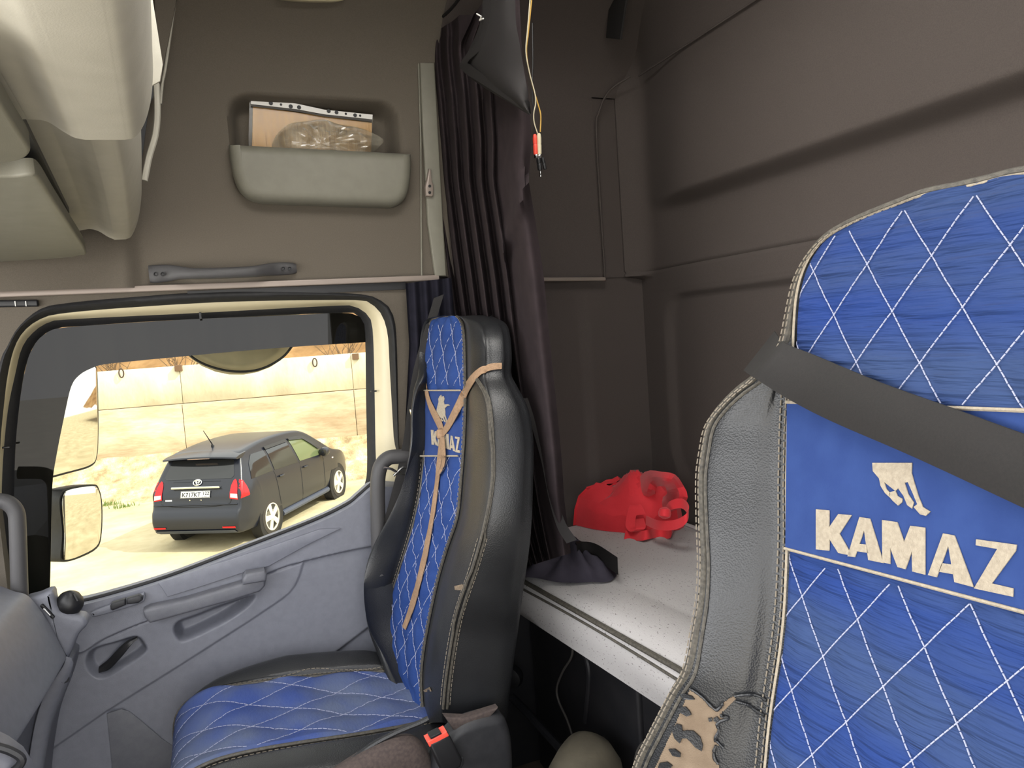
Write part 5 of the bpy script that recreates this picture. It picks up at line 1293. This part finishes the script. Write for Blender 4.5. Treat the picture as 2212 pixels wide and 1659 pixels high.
# bare bushes on the slope
random.seed(5)
for n, (px, py) in enumerate(((395, 775), (740, 752), (560, 770), (250, 785), (905, 742))):
    b = on_wall(px, py + 8, -1.2); mb = MB()
    for q in range(16):
        a = random.uniform(-.8, .8); L_ = random.uniform(.6, 1.5); d = Vector((math.sin(a) + random.uniform(-.2, .2), random.uniform(-.3, .3), math.cos(a) * .9)); p0 = b + Vector((random.uniform(-.25, .25), 0, -.3)); p1 = p0 + d * L_ * .5; p2 = p0 + d * L_ + Vector((random.uniform(-.2, .2), 0, .1)); mb.tube([p0, p1, p2], [.014, .010, .004], 5)
        e = p1 + Vector((random.uniform(-.5, .5), 0, .4)); mb.tube([p1, e], [.008, .003], 4)
    tag(mb.build('bare_bush', M['twig']), ['bare twiggy bush behind the concrete wall, above the panel joint', 'bare twiggy bush behind the wall, second from the window right edge', 'bare bush behind the wall, beside the round kerb mirror', 'bare bush behind the wall, farthest left', 'bare bush behind the wall, farthest right'][n], 'bush')
for n, (px, py) in enumerate(((232, 1092), (268, 1096))):
    b = P(px, py, z=GZ + .02); mb = MB()
    for q in range(46):
        x, y = random.gauss(0, .13), random.gauss(0, .06); h = random.uniform(.06, .16); d = Vector((random.uniform(-.05, .05), random.uniform(-.04, .04), h)); p0 = b + Vector((x, y, 0)); mb.add([p0 + Vector((-.008, 0, 0)), p0 + Vector((.008, 0, 0)), p0 + d], [(0, 1, 2)])
    t_ = mb.build('grass_tuft', M['grass'], smooth=False); t_['kind'] = 'stuff'; tag(t_, ['larger green grass tuft at the foot of the gravel bank', 'smaller green grass tuft nearer the parked car'][n], 'grass')

# ---------------------------------------------------------------- parked car
M['paint'] = material('dark_car_paint', srgb(24, 27, 38), .28, spec=.5)
M['carglass'] = material('dark_car_glass', srgb(30, 32, 36), .08, spec=.6)
M['carglass_l'] = material('side_window_glass', srgb(90, 100, 70), .1, spec=.6)
M['tail'] = material('tail_light_red', srgb(206, 26, 34), .2)
M['tail_w'] = material('tail_light_clear', srgb(226, 200, 196), .2)
M['tyre'] = material('tyre_rubber', srgb(54, 50, 46), .9)
M['alloy'] = material('alloy_rim', srgb(214, 208, 192), .35, metal=.2)
M['plate'] = material('plate_white', srgb(226, 226, 224), .5)
M['ink'] = material('plate_ink', srgb(24, 24, 28), .6)
M['lower_trim'] = material('grey_blue_trim', srgb(64, 70, 86), .45)
RC = P(590, 1155, z=GZ); H = Vector((.535, .845, 0)).normalized(); LFT = Vector((-H.y, H.x, 0))
AX = .88
O_ = RC + LFT * .84 - H * AX
def C(X, Y, Z): return O_ + H * X + LFT * Y + Vector((0, 0, Z))
car = thing('car', (RC.x, RC.y, GZ), 'dark blue-black estate car parked on the sandy yard by the wall', 'car')
outl = cr([(.10, .26), (.0, .34), (-.02, .46), (.0, .60), (.06, .68), (.09, .78), (.11, .90), (.17, 1.02), (.30, 1.24), (.42, 1.43), (.50, 1.50), (.75, 1.545), (1.2, 1.59), (1.8, 1.605), (2.4, 1.575), (2.75, 1.49), (3.15, 1.27), (3.5, 1.06), (3.75, .985), (4.1, .90), (4.38, .74), (4.48, .56), (4.46, .38), (4.36, .25)], 4) + [(4.0, .23), (3.0, .23), (2.0, .23), (1.0, .23), (.4, .24)]
def halfw(x, z):
    w_ = .855
    if z > .92: w_ -= .23 * ((z - .92) / .65) ** 1.15
    if z < .45: w_ -= .05 * (.45 - z) / .25
    if x < .6: w_ -= .085 * ((.6 - x) / .62) ** 2
    if x > 3.5: w_ -= .17 * ((x - 3.5) / 1.0) ** 2
    return w_
rows = []; B_ = .07
lay = []
for side in (1, -1):
    pass
def body_rows():
    R_ = []
    fr = [(.0, 0)]
    steps = []
    for k in range(5): steps.append(('fan', 1 - k / 5, -1))
    for k in range(5): steps.append(('bev', k / 4, -1))
    for k in range(1, 8): steps.append(('mid', k / 8 * 2 - 1, 0))
    for k in range(5): steps.append(('bev', 1 - k / 4, 1))
    for k in range(5): steps.append(('fan', (k + 1) / 5, 1))
    for kind, t, sg in steps:
        r = []
        for (x, z) in outl:
            w_ = halfw(x, z); cx = min(max(x, .7), 3.9); cz = .62 if z < 1.0 or True else z; dv = Vector((cx - x, cz - z)) ; dl2 = max(dv.length, 1e-6); dn2 = dv / dl2
            if kind == 'mid': r.append(C(x, t * (w_ - B_), z))
            elif kind == 'bev':
                a = t * math.pi / 2; ins = B_ * (1 - math.sin(a)) if True else 0
                q = Vector((x, z)) + dn2 * (B_ * (1 - math.sin(a)))
                r.append(C(q.x, sg * (w_ - B_ + B_ * math.cos(a)), q.y))
            else:
                q = (Vector((x, z)) + dn2 * B_).lerp(Vector((cx, cz)), t); r.append(C(q.x, sg * halfw(q.x, q.y), q.y))
        R_.append(r)
    return R_
mb = MB(); br = body_rows(); mb.grid(br, closeu=True); mb.build('body', M['paint'], car, ang=50); car_bvh = mb.bvh()
def car_hit_side(X, Z, off=.004, sg=-1):
    for k in range(24):
        o = C(X + .008 * k, sg * 2, Z); d = -LFT * sg; h = car_bvh.ray_cast(o, d)
        if h[0] is not None and (h[0] - C(X, 0, Z)).dot(LFT * sg) > .55: return h[0] - d * off
    return C(X + .2, sg * .75, Z)
def car_hit_rear(Y, Z, off=.004):
    for k in range(20):
        h = car_bvh.ray_cast(C(-2, Y * (1 - .012 * k), Z), H)
        if h[0] is not None and (h[0] - C(0, Y, Z)).dot(H) < .42: return h[0] - H * off
    return C(.1, Y * .8, Z)
def car_hit_top(X, Y, off=.004):
    h = car_bvh.ray_cast(C(X, Y, 4), Vector((0, 0, -1))); return h[0] + Vector((0, 0, off))
def patch(poly, fn, mat, name, off=.006, parent=car, n=16, th=.01, nrm=None):
    # polygon in the surface's own two coordinates filled by rows, dropped on the body
    us = [p[0] for p in poly]; vs_ = [p[1] for p in poly]; mb = MB(); rows = []
    lo_, hi = min(vs_), max(vs_)
    for k in range(n + 1):
        v = lerp(lo_ + 1e-4, hi - 1e-4, k / n); xs_ = []
        for i in range(len(poly)):
            a, b = poly[i], poly[(i + 1) % len(poly)]
            if (a[1] - v) * (b[1] - v) < 0: xs_.append(a[0] + (b[0] - a[0]) * (v - a[1]) / (b[1] - a[1]))
        if len(xs_) < 2: continue
        a, b = min(xs_), max(xs_); rows.append([fn(lerp(a, b, q / 10), v, off) for q in range(11)])
    mb.grid(rows); return mb.build(name, mat, parent, ang=60)
side = lambda u, v, off: car_hit_side(u, v, off)
sideL = lambda u, v, off: car_hit_side(u, v, off, 1)
rear = lambda u, v, off: car_hit_rear(u, v, off)
# glass
patch([(-.58, 1.12), (.58, 1.12), (.62, 1.16), (.55, 1.40), (-.55, 1.40), (-.62, 1.16)], rear, M['carglass'], 'rear_window', .005)
for fn in (side, sideL):
    patch([(.42, 1.06), (1.10, 1.06), (1.10, 1.42), (.70, 1.42), (.52, 1.30)], fn, M['carglass'], 'rear_quarter_window')
    patch([(1.17, 1.05), (2.02, 1.03), (1.92, 1.45), (1.17, 1.44)], fn, M['carglass'], 'rear_door_window')
    patch([(2.10, 1.03), (2.95, 1.01), (3.02, 1.08), (2.55, 1.40), (2.02, 1.45)], fn, M['carglass_l'], 'front_door_window')
    patch([(1.14, 1.425), (1.95, 1.435), (1.92, 1.485), (1.14, 1.475)], fn, M['plastic_dark'], 'rain_deflector', .03)
    patch([(2.02, 1.44), (2.50, 1.40), (2.92, 1.12), (2.98, 1.14), (2.55, 1.46), (2.02, 1.49)], fn, M['plastic_dark'], 'rain_deflector', .03)
    for (x, z0, z1) in ((1.13, .45, 1.05), (2.06, .34, 1.03), (3.02, .36, 1.0)):
        mb = MB(); mb.tube([fn(x + (.10 * (1 - (z - z0) / (z1 - z0)) if x < 1.2 else 0), z, .000) for z in np.linspace(z0, z1, 8)], .006, 5); mb.build('door_seam', M['ink'], car)
    for (x, z) in ((1.24, .93), (2.16, .91)):
        mb = MB(); mb.tube([fn(x + q * .16, z, .018 + .014 * math.sin(math.pi * q)) for q in np.linspace(0, 1, 7)], .016, 6); mb.build('door_handle', M['paint'], car)
    mb = MB(); mb.tube([fn(x, .26, .01) for x in np.linspace(1.30, 3.20, 12)], .055, 8); mb.build('side_skirt', M['lower_trim'], car)
# spoiler and brake light
mb = MB(); rows = []
for y in np.linspace(-.66, .66, 15):
    e = abs(y) / .66; z = 1.480 - .04 * e ** 2; x0 = .22 + .07 * e ** 2
    rows.append([C(x0 + .30, y, z + .05), C(x0 + .1, y, z + .028), C(x0, y, z), C(x0 - .005, y, z - .022), C(x0 + .02, y, z - .03), C(x0 + .17, y, z - .03)])
mb.grid(rows); mb.f += [tuple(range(6)), tuple(range(14 * 6, 15 * 6))]; mb.build('roof_spoiler', M['paint'], car)
mb = MB(); mb.rbox(C(.285, .0, 1.452), (.05, .40, .028), .006, (H, LFT, Vector((0, 0, 1)))); mb.build('high_brake_light', M['tail_w'], car)
# tail lights: rear face and round the corner
for sg, fn in ((-1, side), (1, sideL)):
    patch([(.11, .81), (.29, .83), (.27, 1.0), (.24, 1.09), (.20, 1.10), (.15, 1.0)], fn, M['tail'], 'tail_light', .008)
    patch([(sg * .745, .80), (sg * .60, .82), (sg * .605, 1.02), (sg * .63, 1.09), (sg * .66, 1.11), (sg * .69, 1.08), (sg * .72, 1.00)], rear, M['tail'], 'tail_light', .010)
    patch([(sg * .74, .82), (sg * .615, .84), (sg * .615, .90), (sg * .735, .89)], rear, M['tail_w'], 'reversing_light', .016)
    patch([(sg * .72, .37), (sg * .50, .375), (sg * .50, .40), (sg * .72, .40)], rear, M['tail'], 'reflector', .012)
# tailgate seam, chrome strip, plate, badge, bumper
seam = [(-.60, .63), (.60, .63), (.66, .75), (.62, 1.0)]
mb = MB(); mb.tube([rear(-.62, z, 0) for z in np.linspace(1.08, .78, 6)] + [rear(y, .70 + .05 * (abs(y) / .6) ** 4, 0) for y in np.linspace(-.6, .6, 16)] + [rear(.62, z, 0) for z in np.linspace(.78, 1.08, 6)], .006, 5); mb.build('tailgate_seam', M['ink'], car)
mb = MB(); mb.rbox(C(.125, .0, 1.005), (.045, .86, .034), .008, (H, LFT, Vector((0, 0, 1)))); mb.build('chrome_strip', M['chrome'], car)
np_ = rear(0, .90, .012); nq = (rear(0, .96, 0) - rear(0, .84, 0)).normalized(); nu = -LFT; nn = nu.cross(nq); nn = nn if nn.dot(-H) > 0 else -nn
pc = np_ + nn * .006
mb = MB(); mb.rbox(pc, (.52, .112, .010), .003, (nu, nq, nn)); plate = mb.build('number_plate', M['plate'], car)
mb = MB()
for a, b, c_, d_ in ((0, .052, .51, .004), (0, -.052, .51, .004), (-.254, 0, .004, .106), (.254, 0, .004, .106), (.13, 0, .003, .100)): mb.box(pc + nu * a + nq * b + nn * .006, (c_, d_, .002), (nu, nq, nn))
mb.build('plate_border', M['ink'], plate, smooth=False)
def text3(s, size, org, xd, yd, mat, name, parent, ext=.0015, bold=.0):
    cu_ = bpy.data.curves.new(name, 'FONT'); cu_.body = s; cu_.size = size; cu_.align_x = 'CENTER'; cu_.align_y = 'CENTER'; cu_.extrude = ext; cu_.offset = bold
    tmp = bpy.data.objects.new('tmp_text', cu_); COL.objects.link(tmp); dg = bpy.context.evaluated_depsgraph_get(); me = bpy.data.meshes.new_from_object(tmp.evaluated_get(dg))
    vs_ = [org + xd * v.co.x + yd * v.co.y + xd.cross(yd) * v.co.z for v in me.vertices]; fs = [tuple(p.vertices) for p in me.polygons]
    bpy.data.objects.remove(tmp); bpy.data.curves.remove(cu_); mb = MB(); mb.add(vs_, fs); return mb.build(name, mat, parent, smooth=False, fixn=False)
text3('K717KT', .098, pc + nu * -.065 + nq * -.008 + nn * .0066, nu, nq, M['ink'], 'plate_number', plate, .001, .001)
text3('122', .078, pc + nu * .192 + nq * .012 + nn * .0066, nu, nq, M['ink'], 'plate_region', plate, .001, .001)
mb = MB(); mb.box(pc + nu * .192 + nq * -.036 + nn * .006, (.07, .004, .002), (nu, nq, nn)); mb.build('plate_underline', M['ink'], plate, smooth=False)
ec = rear(0, 1.075, .016); eq = (rear(0, 1.10, 0) - rear(0, 1.05, 0)).normalized(); en = nu.cross(eq); en = en if en.dot(-H) > 0 else -en
mb = MB()
def ell(cx, cy, rx, ry, r=.007): mb.tube([ec + nu * (cx + rx * math.cos(a)) + eq * (cy + ry * math.sin(a)) for a in np.linspace(0, 2 * math.pi, 28)], r, 6, cap=False)
ell(0, 0, .072, .048, .009); ell(0, .014, .038, .018); ell(0, -.003, .018, .044)
mb.build('oval_badge', M['chrome'], car)
mb = MB(); mb.tube([rear(y, 1.085, .004) for y in np.linspace(-.40, .44, 9)], .004, 4); mb.build('tailgate_crease', M['paint'], car)
patch([(.42, .80), (.54, .80), (.54, .822), (.42, .822)], rear, M['chrome'], 'model_script', .006, n=4)
patch([(-.72, .28), (-.70, .34), (.70, .34), (.72, .28), (.50, .27), (.40, .30), (-.40, .30), (-.50, .27)], rear, M['lower_trim'], 'bumper_lip', .02, n=6)
mb = MB(); mb.tube([rear(y, .735, .012) for y in np.linspace(-.74, .74, 16)], .012, 6); mb.build('bumper_step', M['paint'], car)
for y in (-.1, .1):
    mb = MB(); mb.lathe([(.012, 0), (.010, .01)], rear(y, .81, 0), -H, 10); mb.build('plate_lamp', M['chrome'], car)
# antenna, door mirror, roof lines
a0 = car_hit_top(.85, .10, 0); mb = MB(); mb.tube([a0, a0 + Vector((0, 0, .04)) - H * .02], [.03, .012], 8); mb.tube([a0 + Vector((0, 0, .03)), a0 + Vector((0, 0, .30)) - H * .22], [.010, .005], 6); mb.build('antenna', M['ink'], car)
for sg, fn in ((-1, side), (1, sideL)):
    c_ = fn(2.98, 1.06, .10); mb = MB(); mb.lathe([(.02, -.10), (.075, -.085), (.095, -.02), (.085, .06), (.03, .11)], c_, H, 14); mb.build('door_mirror', M['paint'], car)
    mb = MB(); mb.rbox(c_ - H * .092, (.15, .11, .012), .004, (LFT, Vector((0, 0, 1)), H)); mb.build('mirror_glass', M['carglass'], car)
mb = MB(); mb.rbox(side(3.42, .86, .008), (.05, .02, .025), .006, (H, LFT, Vector((0, 0, 1)))); mb.build('side_repeater', M['tail_w'], car)
# wheels
for X_ in (AX, AX + 2.75):
    for sg in (-1, 1):
        c_ = C(X_, sg * .70, .315); ax = LFT * sg
        mb = MB(); mb.lathe([(.39, -.03), (.39, .150)], c_, ax, 32); mb.build('wheel_arch', M['ink'], car)
        mb = MB(); mb.lathe([(.20, -.05), (.29, -.06), (.315, -.03), (.315, .12), (.295, .155), (.235, .160), (.225, .14)], c_, ax, 40); tyre = mb.build('wheel', M['tyre'], car)
        mb = MB(); mb.lathe([(.232, .150), (.232, .166), (.215, .168), (.205, .120), (.19, .105), (.04, .10)], c_, ax, 40); mb.build('rim', M['tyre'] if False else M['alloy'], tyre)
        mb = MB(); mb.lathe([(.205, .104), (.06, .106)], c_, ax, 40); mb.build('brake_gap', M['ink'], tyre)
        u = Vector((0, 0, 1)); v = ax.cross(u); mb = MB()
        for k in range(5):
            a = 2 * math.pi * k / 5 + .3; d = u * math.cos(a) + v * math.sin(a); s_ = ax.cross(d)
            mb.add([c_ + d * .03 - s_ * .035 + ax * .168, c_ + d * .03 + s_ * .035 + ax * .168, c_ + d * .215 + s_ * .050 + ax * .160, c_ + d * .215 - s_ * .050 + ax * .160, c_ + d * .03 - s_ * .035 + ax * .11, c_ + d * .03 + s_ * .035 + ax * .11, c_ + d * .215 + s_ * .05 + ax * .11, c_ + d * .215 - s_ * .05 + ax * .11], [(0, 1, 2, 3), (0, 4, 5, 1), (1, 5, 6, 2), (2, 6, 7, 3), (3, 7, 4, 0)])
        mb.lathe([(.06, .10), (.06, .165), (.05, .174), (.03, .176)], c_, ax, 16); mb.build('spokes', M['alloy'], tyre)

car.scale = (1.08, 1.08, 1.08)
# ---------------------------------------------------------------- the truck's own outside mirrors
M['mirror'] = material('mirror_glass', (.62, .60, .55, 1), .03, metal=1.0)
def mirror(px, y, label, glass_px, tilt, dep, nm='mirror'):
    t = thing(nm, tuple(P(*px[0], y=y)), label, 'mirror')
    n = Vector((math.cos(tilt), -math.sin(tilt), 0)); c0 = P(*px[0], y=y); cc = n.dot(c0)
    o3 = [PN(a, b, n, cc) for a, b in cr(px, 4, True)]
    mb = MB(); mb.prism(o3, -n, dep, dep * .45, 5); mb.build('housing', M['plastic_dark'], t)
    g3 = [PN(a, b, n, cc + .002) for a, b in cr(glass_px, 4, True)]
    mb = MB(); mb.prism(g3, n, .004, .002); mb.build('mirror_glass', M['mirror'], t); return t
m1 = mirror([(70, 812), (120, 798), (180, 786), (206, 790), (211, 820), (213, 920), (210, 985), (196, 1008), (150, 1022), (90, 1038), (68, 1040), (66, 920)], 2.45, 'tall flat outside mirror beyond the door window', [(72, 815), (120, 801), (180, 789), (204, 793), (208, 820), (210, 920), (207, 984), (194, 1004), (150, 1018), (90, 1034), (70, 1036), (68, 920)], math.radians(38), .06)
m2 = mirror([(128, 1090), (132, 1066), (146, 1054), (200, 1046), (214, 1056), (221, 1090), (220, 1150), (210, 1184), (170, 1206), (138, 1214), (130, 1205), (134, 1150)], 2.42, 'smaller wide-angle outside mirror in a dark housing under the tall mirror', [(133, 1092), (136, 1070), (148, 1058), (198, 1050), (211, 1059), (217, 1090), (216, 1150), (206, 1181), (168, 1202), (142, 1209), (136, 1200), (138, 1150)], math.radians(38), .09)
mb = MB(); mb.tube(PL([(92, 1060), (92, 900), (96, 790), (100, 740)], y=2.52), .016, 8); mb.build('mirror_arm', M['plastic_dark'], m1)
km = thing('kerb_mirror', tuple(P(515, 770, y=2.42)), 'round kerb mirror hanging above the outside of the door window', 'mirror')
c_ = P(515, 694, y=2.40); mb = MB(); rows = []
for k in range(8):
    a = k / 7 * math.pi / 2; rows.append([c_ + Vector((.185 * math.cos(a) * math.cos(b), .10 * math.cos(a) * math.sin(b) + .02, -.165 * math.sin(a) + .0)) for b in np.linspace(0, 2 * math.pi, 32, endpoint=False)])
rows = [[p + Vector((0, 0, .08)) for p in rows[0]]] + rows
mb.grid(rows, closeu=True); n_ = 32; mb.f += [tuple(range(n_)), tuple(range(8 * n_, 9 * n_))]; mb.build('housing', M['mirror_shell'], km)
mb2 = MB(); mb2.tube([c_ + Vector((0, .02, .07)), c_ + Vector((0, -.02, .26)), Vector((c_.x, 2.14, c_.z + .34))], .014, 8); mb2.build('bracket_arm', M['plastic_dark'], km)
rim = [p + Vector((0, -.002, 0)) for p in rows[3]]; mb = MB()
mb.tube(PL(cr([(392, 720), (402, 758), (440, 786), (500, 802), (560, 798), (610, 772), (640, 735)], 6), y=2.36), .004, 6); mb.build('rim', M['plastic_dark'], km)
